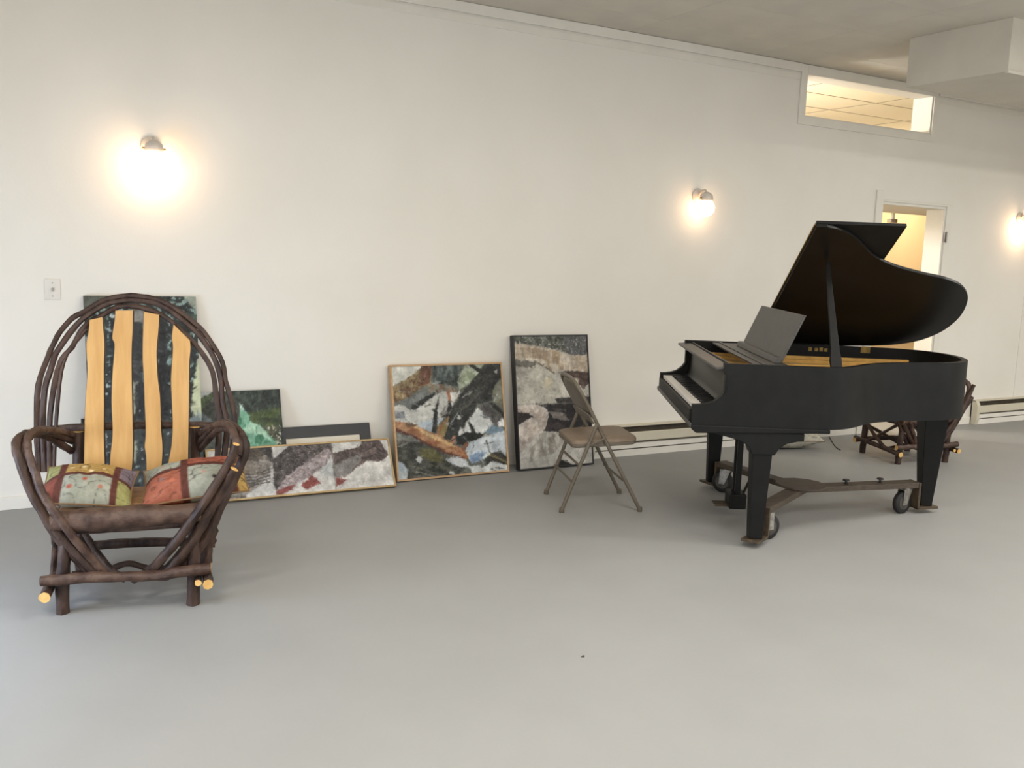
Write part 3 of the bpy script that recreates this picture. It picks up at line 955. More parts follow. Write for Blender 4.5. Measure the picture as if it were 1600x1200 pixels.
# --- tall black framed waterfall painting in two joined panels
def paint_falls(px, py):
    fx, fy = crop_frame(790, 515, 0.1916)(px, py)
    cv = Canvas(fx, fy, (200, 195, 180), 91, 10, 8)
    cv.unit = 5.2
    P = cv.poly
    P([(40, 40), (690, 40), (670, 200), (560, 225), (480, 185), (330, 145), (120, 125), (40, 110)], (80, 84, 72), 20, 1, 4, col2=(120, 122, 112))
    P([(460, 50), (690, 45), (680, 200), (560, 220), (490, 175)], (112, 112, 112), 20, 1, 4, col2=(74, 76, 74))
    cv.speckle([(60, 50), (670, 50), (670, 200), (480, 180), (70, 120)], (186, 184, 174), 0.12, 2)
    P([(50, 105), (120, 118), (330, 150), (480, 190), (560, 230), (690, 195), (690, 350), (590, 342), (440, 330), (400, 358), (260, 268), (130, 242), (50, 255)], (196, 172, 138), 18, 0.9, 5, ay=4, col2=(216, 202, 180))
    P([(120, 140), (420, 175), (430, 290), (270, 240), (130, 225)], (150, 122, 88), 26, 1.2, 3, ay=5, alpha=0.5)
    P([(530, 215), (690, 215), (690, 330), (540, 320)], (210, 196, 176), 16, 1, 4, ax=3, col2=(170, 148, 120))
    P([(50, 245), (250, 262), (255, 350), (200, 320), (50, 300)], (104, 98, 88), 20, 1.3, 5)
    P([(50, 300), (200, 310), (262, 275), (400, 362), (480, 595), (50, 615)], (202, 198, 180), 14, 1, 9, col2=(172, 166, 150))
    P([(70, 300), (220, 310), (160, 450), (80, 560)], (150, 144, 132), 20, 1.3, 5, alpha=0.5)
    P([(320, 390), (380, 400), (370, 480), (310, 480)], (206, 192, 150), 8, 1, alpha=0.7)
    cv.line([(260, 268), (330, 310), (400, 358)], 10, (104, 92, 78))
    P([(430, 345), (590, 338), (690, 350), (690, 425), (630, 485), (560, 410), (480, 375)], (74, 58, 52), 16, 0.8, 5, col2=(96, 72, 62))
    P([(560, 400), (590, 395), (600, 430), (570, 440)], (180, 170, 150), 10, 1)
    P([(625, 492), (700, 440), (700, 615), (640, 560)], (190, 184, 170), 16, 1, 5)
    P([(400, 560), (720, 540), (720, 700), (480, 720)], (60, 54, 52), 16, 0.6, 5)
    P([(50, 615), (720, 590), (720, 1160), (50, 1160)], (196, 191, 179), 10, 0, 10)
    P([(265, 612), (720, 592), (720, 800), (480, 835), (330, 832), (295, 812), (350, 700), (330, 640)], (44, 41, 41), 8, 0.7, 6)
    P([(345, 668), (480, 680), (520, 745), (400, 728)], (128, 118, 112), 18, 1.2, 4, ax=2)
    P([(380, 640), (480, 650), (500, 670), (400, 665)], (92, 86, 82), 14, 1.2, 4, ax=2)
    P([(320, 770), (440, 750), (480, 790), (330, 825)], (72, 58, 60), 10, 1, 4, ax=2)
    P([(50, 850), (220, 710), (200, 682), (50, 672), (50, 618), (262, 614), (332, 652), (350, 702), (322, 800), (180, 952), (50, 1060)], (184, 166, 150), 12, 0.5, 7, col2=(204, 192, 178))
    P([(50, 668), (180, 680), (226, 706), (50, 815)], (50, 40, 37), 6, 0.5)
    cv.line([(332, 652), (350, 702), (322, 800), (180, 952)], 6, (216, 210, 200))
    P([(210, 930), (310, 830), (430, 842), (470, 900), (400, 1000), (240, 1060)], (168, 160, 146), 18, 1.4, 5, ay=4, col2=(192, 186, 172))
    P([(200, 960), (240, 930), (220, 1080), (190, 1080)], (132, 124, 110), 12, 1.4, 4, ay=3, alpha=0.7)
    P([(350, 880), (400, 860), (390, 1000), (360, 1040)], (136, 128, 114), 12, 1.4, 4, ay=3, alpha=0.7)
    P([(370, 1125), (440, 1070), (485, 1068), (570, 1115), (540, 1130)], (36, 33, 31), 5, 0.5)
    cv.line([(80, 612), (720, 592)], 6, (96, 90, 82), jit=0)
    return cv.finish()


P6 = lean_frame('framed_painting', 3.2112, -0.1738, 0.6234, 0.9456, 0.1734, 0.045, 'tall black-framed waterfall painting in two joined panels behind the folding chair', yaw=-0.0055)
rails(P6, 0.6234, 0.9456, 0.043, 0.009, M_FRAMEB)
canvas_mesh(P6, 0.6234, 0.9456, 0.041, 0.009, 135, 215, paint_falls, None)

# ------------------------------------------------------------------ bentwood chair
CM = np.array([0.47474, -1.77340, 0.0])
CR = np.array([0.97508511, -0.22183108, 0.0])
CB = np.array([0.22183108, 0.97508511, 0.0])
CANG = math.atan2(CR[1], CR[0])


def cpt(px, py, b):
    """photo point on the chair's upright plane b metres behind the front legs -> chair coordinates"""
    X = on_plane(px, py, CM + b * CB, CB)
    return np.array([(X - CM) @ CR, b, X[2]])


def cback(px, py, b0=0.40, k=0.14):
    b = b0 + 0.05
    for _ in range(5):
        p = cpt(px, py, b)
        b = b0 + k * (p[2] - 0.43)
    return p


chair = tag(empty('bentwood_chair', CM, CANG), 'bentwood twig armchair with pale slatted back and two patchwork pillows', 'chair', 'bentwood twig armchairs')


def stick(name, pts, r, m_=M_BARK, per=5, parent=None, caps=True, cut=M_CUT, seg=8, jit=0.10, smooth=True):
    path = smooth_path(pts, per) if per > 1 and len(pts) > 2 else [np.array(p, float) for p in pts]
    if len(pts) == 2:
        a, b = np.array(pts[0], float), np.array(pts[1], float)
        path = [a + (b - a) * t for t in np.linspace(0, 1, 7)]
        path = [p + (np.array([random.uniform(-1, 1) for _ in range(3)]) * 0.003 if 0 < i < 6 else 0) for i, p in enumerate(path)]
    return MB().tube(path, r, seg, 0, 1, jit).build(name, [m_, cut], parent or chair, smooth)


z43 = 0.43
# legs
stick('leg', [(-0.25, 0.0, 0.0), (-0.245, 0.0, 0.16), (-0.225, 0.005, 0.36)], [0.027, 0.026, 0.023])
stick('leg', [(0.25, 0.0, 0.0), (0.252, 0.0, 0.2), (0.255, 0.005, 0.37)], [0.027, 0.026, 0.024])
stick('leg', [(-0.245, 0.47, 0.0), (-0.243, 0.455, 0.3), (-0.240, 0.445, 0.660)], [0.027, 0.026, 0.024])
stick('leg', [(0.245, 0.47, 0.0), (0.247, 0.455, 0.3), (0.245, 0.445, 0.672)], [0.027, 0.026, 0.024])
# front seat log (heavy) and thinner rail below, seat planks
stick('seat_log', [(-0.275, -0.030, 0.392), (-0.1, -0.032, 0.395), (0.1, -0.030, 0.398), (0.285, -0.026, 0.400)], [0.042, 0.046, 0.044, 0.038], M_BARKR, seg=12)
stick('seat_rail', [(-0.27, 0.0, 0.345), (0.0, 0.004, 0.343), (0.27, 0.0, 0.352)], 0.018)
stick('seat_rail', [(-0.29, 0.44, 0.375), (0.29, 0.44, 0.375)], 0.022)
for s in (-1, 1):
    stick('seat_rail', [(s * 0.275, 0.0, 0.360), (s * 0.283, 0.2, 0.362), (s * 0.285, 0.51, 0.355)], 0.020)
for k in range(4):
    b0 = 0.022 + 0.101 * k
    MB().hexa([(-0.268, b0, 0.386), (0.268, b0, 0.390), (0.268, b0 + 0.097, 0.390), (-0.268, b0 + 0.097, 0.386),
               (-0.268, b0, 0.406), (0.268, b0, 0.414), (0.268, b0 + 0.097, 0.412), (-0.268, b0 + 0.097, 0.406)]).build('seat_plank', M_SEAT, chair, bevel=0.004)
# bottom rails
stick('front_rail', [cpt(63, 908, -0.045), cpt(130, 903, -0.045), cpt(200, 901, -0.045), cpt(252, 899, -0.045), cpt(285, 893, -0.045), cpt(330, 888, -0.045)], [0.022, 0.023, 0.020, 0.022, 0.024, 0.024], M_BARKR, seg=10)
stick('side_rail', [(-0.300, -0.085, 0.100), (-0.295, 0.2, 0.12), (-0.285, 0.53, 0.13)], 0.022)
stick('side_rail', [(0.312, -0.085, 0.112), (0.295, 0.2, 0.125), (0.285, 0.53, 0.13)], 0.022)
stick('side_rail', [(0.272, -0.075, 0.118), (0.270, 0.2, 0.10), (0.262, 0.5, 0.10)], 0.014)
stick('back_rail', [(-0.33, 0.485, 0.115), (-0.1, 0.49, 0.128), (0.1, 0.49, 0.125), (0.33, 0.485, 0.11)], 0.022)
stick('stretcher', [(-0.245, 0.22, 0.085), (-0.1, 0.22, 0.10), (-0.02, 0.22, 0.12), (0.08, 0.22, 0.088), (0.20, 0.22, 0.10), (0.27, 0.22, 0.11)], 0.014)
stick('stretcher', [(0.02, 0.0, 0.12), (0.09, 0.12, 0.14), (0.20, 0.30, 0.22), (0.245, 0.43, 0.26)], 0.015, cut=M_BARK)
stick('stretcher', [(-0.02, 0.02, 0.12), (-0.10, 0.15, 0.14), (-0.20, 0.32, 0.22), (-0.245, 0.43, 0.26)], 0.015, cut=M_BARK)
for s in (-1, 1):
    stick('side_brace', [(s * 0.27, 0.02, 0.34), (s * 0.30, 0.2, 0.22), (s * 0.27, 0.45, 0.09)], 0.014)
    stick('side_brace', [(s * 0.285, 0.45, 0.36), (s * 0.31, 0.3, 0.24), (s * 0.30, 0.12, 0.12)], 0.015)
# bark flaps on the right side
stick('side_brace', [(0.30, 0.05, 0.36), (0.31, 0.07, 0.27), (0.30, 0.09, 0.15)], [0.03, 0.034, 0.024], jit=0.35)
# arm hoops: bottom centre -> outwards -> arm front -> back to the rear posts
LA = [cpt(158, 901, -0.005), cpt(112, 856, -0.03), cpt(76, 815, -0.045), cpt(48, 768, -0.05), cpt(31, 722, -0.04), cpt(25, 697, -0.01), cpt(32, 683, 0.05), cpt(50, 677, 0.15), cpt(78, 684, 0.30), cpt(112, 705, 0.44)]
LB = [cpt(148, 901, 0.02), cpt(98, 850, 0.0), cpt(66, 800, -0.015), cpt(47, 752, -0.02), cpt(37, 712, -0.01), cpt(40, 689, 0.04), cpt(55, 675, 0.12), cpt(80, 676, 0.26), cpt(112, 689, 0.44)]
LC = [cpt(168, 900, -0.005), cpt(120, 846, -0.055), cpt(88, 803, -0.07), cpt(65, 768, -0.06), cpt(54, 735, -0.045), cpt(44, 705, -0.02), cpt(44, 682, 0.03), cpt(60, 672, 0.10), cpt(90, 673, 0.28), cpt(115, 680, 0.44)]
stick('arm_hoop', LA, [0.020, 0.018, 0.018, 0.016])
stick('arm_hoop', LB, [0.020, 0.018, 0.018, 0.015])
stick('arm_hoop', LC, [0.018, 0.017, 0.016, 0.014], M_BARKR)
RA = [cpt(230, 899, -0.005), cpt(275, 847, -0.05), cpt(311, 797, -0.065), cpt(343, 748, -0.06), cpt(362, 714, -0.05), cpt(369, 694, -0.06)]
RB = [cpt(258, 897, -0.01), cpt(302, 842, -0.03), cpt(332, 790, -0.04), cpt(353, 755, -0.05), cpt(366, 733, -0.06)]
RC = [cpt(285, 890, 0.02), cpt(322, 838, 0.02), cpt(350, 780, 0.02), cpt(372, 735, 0.02), cpt(383, 703, 0.02), cpt(378, 680, 0.06), cpt(362, 664, 0.13), cpt(342, 662, 0.26), cpt(312, 690, 0.44)]
RD = [cpt(361, 722, -0.02), cpt(369, 700, 0.0), cpt(366, 678, 0.04), cpt(356, 664, 0.12), cpt(336, 664, 0.28), cpt(312, 678, 0.44)]
RE = [cpt(373, 712, -0.01), cpt(374, 690, 0.02), cpt(362, 672, 0.12), cpt(340, 672, 0.26), cpt(313, 702, 0.44)]
stick('arm_hoop', RA, [0.020, 0.019, 0.018, 0.015])
stick('arm_hoop', RB, [0.024, 0.022, 0.020, 0.018])
stick('arm_hoop', RC, [0.022, 0.020, 0.018, 0.015])
stick('arm_hoop', RD, [0.018, 0.017, 0.016, 0.014], M_BARKR, cut=M_BARK)
stick('arm_hoop', RE, [0.016, 0.015, 0.014], M_BARK, cut=M_BARK)
# upper crossbar
stick('crossbar', [cpt(56, 674, 0.462), cpt(110, 669, 0.462), cpt(200, 665, 0.462), cpt(300, 664, 0.462), cpt(352, 666, 0.462)], [0.018, 0.019, 0.018, 0.017])
# back hoops


def zc(l):
    return [cback(x / 4.0, 440 + y / 4.0) for x, y in l]


HO = [(245, 1190), (230, 900), (240, 650), (290, 500), (330, 400), (380, 310), (450, 230), (540, 180), (640, 120), (740, 95), (820, 87), (920, 97), (1020, 125), (1120, 185), (1250, 290), (1320, 380), (1390, 500), (1410, 620), (1450, 760), (1470, 900), (1440, 1120), (1400, 1250)]
HM = [(275, 1190), (265, 900), (280, 680), (320, 540), (350, 450), (430, 330), (520, 230), (640, 152), (740, 122), (860, 116), (980, 137), (1080, 192), (1180, 272), (1260, 352), (1340, 480), (1380, 600), (1390, 750), (1420, 900), (1400, 1100), (1380, 1240)]
HI = [(312, 1190), (310, 900), (330, 700), (360, 560), (390, 480), (450, 410), (500, 320), (560, 252), (640, 210), (720, 164), (800, 152), (900, 166), (1000, 202), (1100, 272), (1200, 372), (1280, 470), (1330, 570), (1350, 700), (1370, 890), (1360, 1100)]
for l, r in ((HO, 0.0115), (HM, 0.0125), (HI, 0.0115)):
    stick('back_hoop', zc(l), [r * 1.15, r, r * 1.05, r, r * 1.15], per=3, seg=7)
stick('back_hoop', zc([(335, 1190), (345, 980), (372, 640), (420, 450), (540, 300)]), 0.009, per=3, seg=6)
# slats with bark edges
SL = [([(560, 240), (555, 310), (540, 400), (548, 560), (535, 750), (530, 900), (525, 1180), (524, 1270)], [(640, 222), (645, 300), (652, 390), (648, 560), (650, 750), (648, 950), (655, 1180), (656, 1270)]),
      ([(722, 182), (718, 240), (703, 350), (718, 400), (705, 560), (698, 750), (705, 950), (690, 1100), (688, 1270)], [(830, 180), (828, 300), (822, 420), (822, 560), (825, 750), (828, 900), (830, 1050), (822, 1200), (820, 1270)]),
      ([(900, 190), (895, 320), (893, 480), (900, 600), (905, 750), (912, 950), (905, 1030), (915, 1100), (918, 1270)], [(995, 208), (988, 320), (978, 440), (985, 600), (1000, 720), (1005, 900), (1015, 1040), (1008, 1180), (1006, 1270)]),
      ([(1085, 268), (1075, 350), (1082, 420), (1070, 600), (1075, 750), (1080, 900), (1072, 1030), (1050, 1150), (1045, 1270)], [(1187, 372), (1190, 420), (1182, 520), (1180, 700), (1178, 900), (1175, 1130), (1172, 1270)])]
for L_, R_ in SL:
    lp = smooth_path([cback(x / 4.0, 440 + y / 4.0, 0.375) for x, y in L_], 4)
    rp = smooth_path([cback(x / 4.0, 440 + y / 4.0, 0.375) for x, y in R_], 4)
    n = 34
    lz = np.array(lp)[::-1]
    rz = np.array(rp)[::-1]
    ti = np.linspace(0, 1, n)

    def res(a):
        s = np.linspace(0, 1, len(a))
        return np.stack([np.interp(ti, s, a[:, k]) for k in range(3)], 1)
    A, B = res(lz), res(rz)
    th = np.array([0.0, 0.020, 0.0])
    V, F, I = [], [], []
    for i in range(n):
        V += [A[i], B[i], B[i] + th + np.array([0.004, 0, 0]), A[i] + th - np.array([0.004, 0, 0])]
    for i in range(n - 1):
        a, b = 4 * i, 4 * (i + 1)
        F += [(a, a + 1, b + 1, b), (a + 1, a + 2, b + 2, b + 1), (a + 2, a + 3, b + 3, b + 2), (a + 3, a, b, b + 3)]
        I += [0, 1, 0, 1]
    F += [(3, 2, 1, 0), (4 * n - 4, 4 * n - 3, 4 * n - 2, 4 * n - 1)]
    I += [0, 0]
    new_obj('slat', V, F, [M_SLAT, M_BARK], chair, False, I)

# second chair of the same kind beyond the piano
c2 = copy_tree(chair)
for ch in c2.children:                                   # its back stays below the piano rim
    if ch.name.startswith(('back_hoop', 'slat')):
        ch.data = ch.data.copy()
        for v in ch.data.vertices:
            v.co.z = 0.43 + (v.co.z - 0.43) * 0.42
c2.location = tuple((on_floor(1403, 725) + on_floor(1476, 722)) / 2)
c2.rotation_euler = (0, 0, math.radians(-11.5))
c2.scale = (0.90, 0.90, 0.90)
tag(c2, 'bentwood twig armchair standing behind the tail of the black piano', 'chair', 'bentwood twig armchairs')


# ------------------------------------------------------------------ pillows
def pillow(name, loc, rot, a, d, T, label, cells, bands, seed, flowers, group='patchwork pillows'):
    N = 100
    s = np.linspace(-1, 1, N)
    S, Tt = np.meshgrid(s, s)
    hh = T * np.clip((1 - np.abs(S) ** 2.4), 0, 1) ** 0.68 * np.clip((1 - np.abs(Tt) ** 2.4), 0, 1) ** 0.68
    pin = 1 - 0.07 * (1 - S * S) * np.abs(Tt) ** 2
    pin2 = 1 - 0.07 * (1 - Tt * Tt) * np.abs(S) ** 2
    rs = fbm(N, N, 16, seed) - 0.5
    X = a * S * pin2
    Y = d * Tt * pin
    top = hh * (1 + 0.28 * rs)
    bot = -hh * 0.75
    V = np.vstack([np.stack([X, Y, top], -1).reshape(-1, 3), np.stack([X, Y, bot], -1).reshape(-1, 3)])
    F = []
    n = N * N
    for j in range(N - 1):
        for i in range(N - 1):
            q = j * N + i
            F.append((q, q + 1, q + 1 + N, q + N))
            F.append((n + q, n + q + N, n + q + 1 + N, n + q + 1))
    r = empty(name, loc)
    r.rotation_euler = rot
    tag(r, label, 'pillow', group)
    o = new_obj('cover', V, F, M_CLOTH, r, True)
    bm = bmesh.new()
    bm.from_mesh(o.data)
    # colours
    cv = Canvas(S, Tt, (150, 150, 130), seed, 8, 8)
    cv.unit = 0.012
    for x0, x1, y0, y1, c in cells:
        cv.poly([(x0, y0), (x1, y0), (x1, y1), (x0, y1)], c, 12, 0, 7)
        # dark scrolling print lines
        nn = vnoise(N, N, 11, 11, cv.seed + 5)
        msk = in_poly(S, Tt, [(x0, y0), (x1, y0), (x1, y1), (x0, y1)]) & (np.abs(nn - 0.5) < 0.022)
        cv.img = cv.img * (1 - 0.42 * blur(msk.astype(float), 1))[..., None]
    for fx_, fy_, c in flowers:
        cv.poly([(fx_ + 0.055 * math.cos(t), fy_ + 0.07 * math.sin(t)) for t in np.linspace(0, 2 * PI, 9)[:-1]], c, 8, 0.5)
    for x0, x1, y0, y1 in bands:
        cv.poly([(x0, y0), (x1, y0), (x1, y1), (x0, y1)], (98, 48, 36), 8, 0.3, 4)
    Lm = cv.img.mean(-1, keepdims=True)
    cv.img = (Lm + (cv.img - Lm) * 0.82) * 0.93
    c1 = to_lin(cv.img).reshape(-1, 3)
    cc = np.vstack([c1, c1])
    at = o.data.attributes.new('paint', 'FLOAT_COLOR', 'POINT')
    at.data.foreach_set('color', np.hstack([cc, np.ones((len(cc), 1))]).astype(np.float32).ravel())
    bm.free()
    # piping around the seam
    e = [(X[0, i], Y[0, i], 0) for i in range(0, N, 5)] + [(X[i, -1], Y[i, -1], 0) for i in range(0, N, 5)] + [(X[-1, i], Y[-1, i], 0) for i in range(N - 1, 0, -5)] + [(X[i, 0], Y[i, 0], 0) for i in range(N - 1, 0, -5)]
    MB().tube(e, 0.004, 5).build('piping', mat('piping_tan', (128, 98, 66), rough=0.8), r, True)
    return r


def chair_world(rr, b, z):
    p = CM + rr * CR + b * CB
    return (p[0], p[1], z)


GRN, YEL, RED, SAGE, PUR, ORG = (160, 156, 88), (188, 148, 72), (142, 68, 50), (160, 162, 144), (132, 114, 124), (172, 92, 66)
pillow('patchwork_pillow', chair_world(-0.166, 0.185, 0.473), (math.radians(17), math.radians(5), CANG), 0.180, 0.146, 0.078,
       'patchwork pillow with golden yellow and sage squares, on the bentwood chair seat',
       [(-1.1, -0.62, -0.15, 1.1, GRN), (-0.62, 0.55, -0.15, 1.1, YEL), (0.55, 1.1, -0.15, 1.1, PUR),
        (-1.1, -0.62, -1.1, -0.15, RED), (-0.62, 0.55, -1.1, -0.15, SAGE), (0.55, 1.1, -1.1, -0.15, GRN)],
       [(-0.66, -0.50, -1.1, 1.1), (0.52, 0.66, -1.1, 1.1), (-1.1, 1.1, -0.20, -0.06)], 201,
       [(-0.4, 0.25, (232, 206, 160)), (-0.12, 0.3, (232, 206, 160)), (0.05, 0.05, (232, 206, 160)), (0.3, 0.2, (226, 196, 140)),
        (-0.35, -0.62, (184, 92, 70)), (-0.05, -0.4, (184, 92, 70)), (0.3, -0.62, (190, 110, 86))])
pillow('patchwork_pillow', chair_world(0.257, 0.190, 0.482), (math.radians(17), math.radians(-7), CANG), 0.218, 0.146, 0.082,
       'patchwork pillow with rusty orange and sage squares, half over the bentwood chair arm',
       [(-1.1, -0.20, 0.0, 1.1, SAGE), (-0.20, 1.1, 0.0, 1.1, (168, 84, 60)), (-1.1, -0.20, -1.1, 0.0, ORG), (-0.20, 0.72, -1.1, 0.0, SAGE), (0.72, 1.1, -1.1, 0.3, YEL)],
       [(-0.25, -0.10, -1.1, 1.1), (-1.1, 1.1, -0.06, 0.09), (0.66, 0.80, -1.1, 0.4)], 233,
       [(-0.6, -0.35, (140, 110, 110)), (-0.4, -0.5, (210, 110, 80)), (0.2, -0.4, (196, 150, 130)), (-0.6, 0.35, (190, 140, 120)), (0.4, -0.6, (60, 50, 46))])

# pillow lying on the floor behind the piano
fp = on_floor(1243, 704)
pillow('patchwork_pillow', (fp[0] + 0.03, fp[1] + 0.125, 0.098), (math.radians(6), 0, math.radians(-16)), 0.25, 0.165, 0.125,
       'pale patchwork pillow lying on the floor behind the piano', [(-1.1, -0.78, -1.1, 1.1, (188, 190, 130)), (-0.78, 1.1, -1.1, 1.1, (190, 184, 164))],
       [(-0.80, -0.74, -1.1, 1.1)], 251, [(-0.3, -0.3, (160, 154, 130)), (0.2, -0.4, (206, 200, 186)), (0.5, -0.2, (170, 150, 130))])

# ------------------------------------------------------------------ folding chair
FC = np.array([3.22266, -1.09501, 0.0])
fch = tag(empty('folding_chair', FC, math.radians(-19.0)), 'brown metal folding chair with padded seat, facing the piano keyboard', 'chair')
YW = 0.213


def flerp(a, b, t):
    return tuple(np.array(a) + (np.array(b) - np.array(a)) * t)


top_in = 0.175
for s in (-1, 1):
    foot = (0.236, s * YW, 0.022)
    knee = (-0.03, s * 0.208, 0.50)
    MB().tube([foot, flerp(foot, knee, 0.5), knee], 0.0115, 10).build('front_leg', M_FOLD, fch, True)
    MB().lathe([(0.014, 0.0), (0.016, 0.004), (0.0145, 0.03)], 10, 'z', (0.241, s * YW, 0)).build('foot_cap', M_FOLD, fch, True)
    rf = (-0.236, s * YW, 0.022)
    rt = (-0.052, s * 0.226, 0.535)
    MB().tube([rf, flerp(rf, rt, 0.5), rt], 0.0115, 10).build('rear_leg', M_FOLD, fch, True)
    MB().lathe([(0.014, 0.0), (0.016, 0.004), (0.0145, 0.03)], 10, 'z', (-0.239, s * YW, 0)).build('foot_cap', M_FOLD, fch, True)
    MB().tube([(-0.05, s * 0.203, 0.53), (-0.05, s * 0.236, 0.53)], 0.008, 8).build('pivot_bolt', M_FOLD, fch, True)
    MB().tube([(0.0, s * 0.217, 0.445), (-0.10, s * 0.222, 0.40)], 0.006, 6).build('seat_link', M_FOLD, fch, True)
# back frame: inverted U continuing the front legs
bf = [(-0.03, -0.208, 0.50), (-0.095, -0.206, 0.62), (-0.150, -0.200, 0.715), (-0.178, -0.172, 0.765), (-0.188, -0.11, 0.785), (-0.190, 0.0, 0.789), (-0.188, 0.11, 0.785), (-0.178, 0.172, 0.765), (-0.150, 0.200, 0.715), (-0.095, 0.206, 0.62), (-0.03, 0.208, 0.50)]
MB().tube(smooth_path(bf, 5), 0.0115, 10).build('back_frame', M_FOLD, fch, True)
# padded back panel
bpath = [(-0.092, 0.600), (-0.120, 0.662), (-0.152, 0.722), (-0.180, 0.778)]
V, F = [], []
nY = 13
prof = smooth_path([(x, 0, z) for x, z in bpath], 4)
for side in (0, 1):
    for i, p in enumerate(prof):
        t = i / (len(prof) - 1)
        hw = 0.198 if t < 0.6 else 0.198 - 0.10 * ((t - 0.6) / 0.4) ** 2.2
        for j in range(nY):
            yy = -1 + 2 * j / (nY - 1)
            puff = 0.016 * (1 - yy ** 4) * (1 - (2 * t - 1) ** 4) * (1 if side == 0 else -0.3)
            off = 0.006 if side == 0 else -0.006
            V.append((p[0] + (puff + off) * 0.9 - 0.016 * (1 - yy * yy), yy * hw, p[2] + (puff + off) * 0.35))
n1 = len(prof) * nY
for i in range(len(prof) - 1):
    for j in range(nY - 1):
        a = i * nY + j
        F.append((a, a + 1, a + 1 + nY, a + nY))
        F.append((n1 + a, n1 + a + nY, n1 + a + 1 + nY, n1 + a + 1))
for i in range(len(prof) - 1):
    a, b = i * nY, i * nY + nY - 1
    F.append((a, a + nY, n1 + a + nY, n1 + a))
    F.append((b, n1 + b, n1 + b + nY, b + nY))
for j in range(nY - 1):
    F.append((j, n1 + j, n1 + j + 1, j + 1))
    a = (len(prof) - 1) * nY + j
    F.append((a, a + 1, n1 + a + 1, n1 + a))
new_obj('back_pad', V, F, M_FOLD, fch, True)
# lower back cross panel
MB().hexa([(-0.060, -0.200, 0.530), (-0.060, 0.200, 0.530), (-0.070, 0.200, 0.528), (-0.070, -0.200, 0.528),
           (-0.088, -0.200, 0.582), (-0.088, 0.200, 0.582), (-0.098, 0.200, 0.580), (-0.098, -0.200, 0.580)]).build('back_rail', M_FOLD, fch, bevel=0.003)
# padded seat
so = []
for k, (x, y) in enumerate([(0.215, -0.155), (0.190, -0.190), (0.10, -0.200), (-0.155, -0.195), (-0.185, -0.175), (-0.185, 0.175), (-0.155, 0.195), (0.10, 0.200), (0.190, 0.190), (0.215, 0.155)]):
    so.append((x, y))
zs_ = lambda x: 0.415 + 0.06 * x
mb = MB()
mb.prism(so, lambda p, q_, t: (p, q_, zs_(p) + t), -0.022, 0.0)
mb.build('seat_pan', M_FOLD, fch, bevel=0.006)
mb = MB()
ring = []
for f_, dz in ((1.0, 0.0), (1.0, 0.012), (0.97, 0.022), (0.86, 0.029), (0.5, 0.034), (0.02, 0.036)):
    ring.append([((x - 0.015) * f_ + 0.015, y * f_, zs_((x - 0.015) * f_ + 0.015) + dz) for x, y in so])
n = len(so)
V = [p for r_ in ring for p in r_]
F = [(i * n + j, i * n + (j + 1) % n, (i + 1) * n + (j + 1) % n, (i + 1) * n + j) for i in range(len(ring) - 1) for j in range(n)] + [tuple((len(ring) - 1) * n + j for j in range(n))]
mb.add(V, F)
so_ = mb.build('seat_pad', M_VINYL, fch, True)
# leg braces
for xx, zz in ((0.128, 0.19),):
    MB().tube([(xx + 0.004, -YW, zz), (xx + 0.004, YW, zz)], 0.008, 8).build('front_brace', M_FOLD, fch, True)
for xx, zz in ((-0.146, 0.285), (-0.182, 0.184)):
    MB().tube([(xx, -YW - 0.003, zz), (xx, YW + 0.003, zz)], 0.0075, 8).build('rear_brace', M_FOLD, fch, True)

# ------------------------------------------------------------------ grand piano
PO = np.array([3.32880, -2.09656, 0.0])
PU = np.array([0.85626708, -0.51653333, 0.0])
PW = np.array([0.51653333, 0.85626708, 0.0])
PANG = math.atan2(PU[1], PU[0])
piano = tag(empty('grand_piano', PO, PANG), 'worn black grand piano with raised lid and open keyboard, on a dolly', 'piano')
WB = 1.387
ZT, ZB = 0.980, 0.652


def pl(px, py, p0, n):
    """photo point on a plane given in piano coordinates -> piano coordinates"""
    A = np.stack([PU, PW, np.array([0, 0, 1.0])], 1)
    X = on_plane(px, py, PO + A @ np.array(p0, float), A @ np.array(n, float))
    return A.T @ (X - PO)


OUT = [(0.50, 0.0), (0.585, 0.022), (0.665, 0.070), (0.745, 0.150), (0.825, 0.245), (0.92, 0.325), (1.04, 0.390), (1.19, 0.447), (1.33, 0.492), (1.445, 0.562), (1.535, 0.680), (1.585, 0.840), (1.597, 0.990), (1.570, 1.145), (1.490, 1.275), (1.360, 1.352), (1.20, WB)]
curve = [tuple(p[:2]) for p in smooth_path([(a, b, 0) for a, b in OUT], 5)]
RIM = [(0.0, 0.0), (0.25, 0.0)] + curve + [(0.6, WB), (0.0, WB)]


def offset_in(path, d):
    out = []
    n = len(path)
    for i in range(n):
        a = np.array(path[max(i - 1, 0)])
        b = np.array(path[min(i + 1, n - 1)])
        t = (b - a) / np.linalg.norm(b - a)
        out.append(tuple(np.array(path[i]) + d * np.array([-t[1], t[0]])))
    return out


def wall_strip(path, d, z0, z1):
    inn = offset_in(path, d)
    mb = MB()
    n = len(path)
    V = []
    for i in range(n):
        V += [(*path[i], z0), (*path[i], z1), (*inn[i], z1), (*inn[i], z0)]
    F = []
    for i in range(n - 1):
        a, b = 4 * i, 4 * (i + 1)
        F += [(a, b, b + 1, a + 1), (a + 1, b + 1, b + 2, a + 2), (a + 2, b + 2, b + 3, a + 3), (a + 3, b + 3, b, a)]
    F += [(0, 1, 2, 3), (4 * n - 1, 4 * n - 2, 4 * n - 3, 4 * n - 4)]
    mb.add(V, F)
    return mb


wall_strip(RIM, 0.034, ZB, ZT).build('rim', M_BLACK, piano, True)
wall_strip(offset_in(RIM, 0.0341)[1:-1], 0.020, ZB + 0.02, 0.905).build('inner_rim', M_FELT, piano, True)
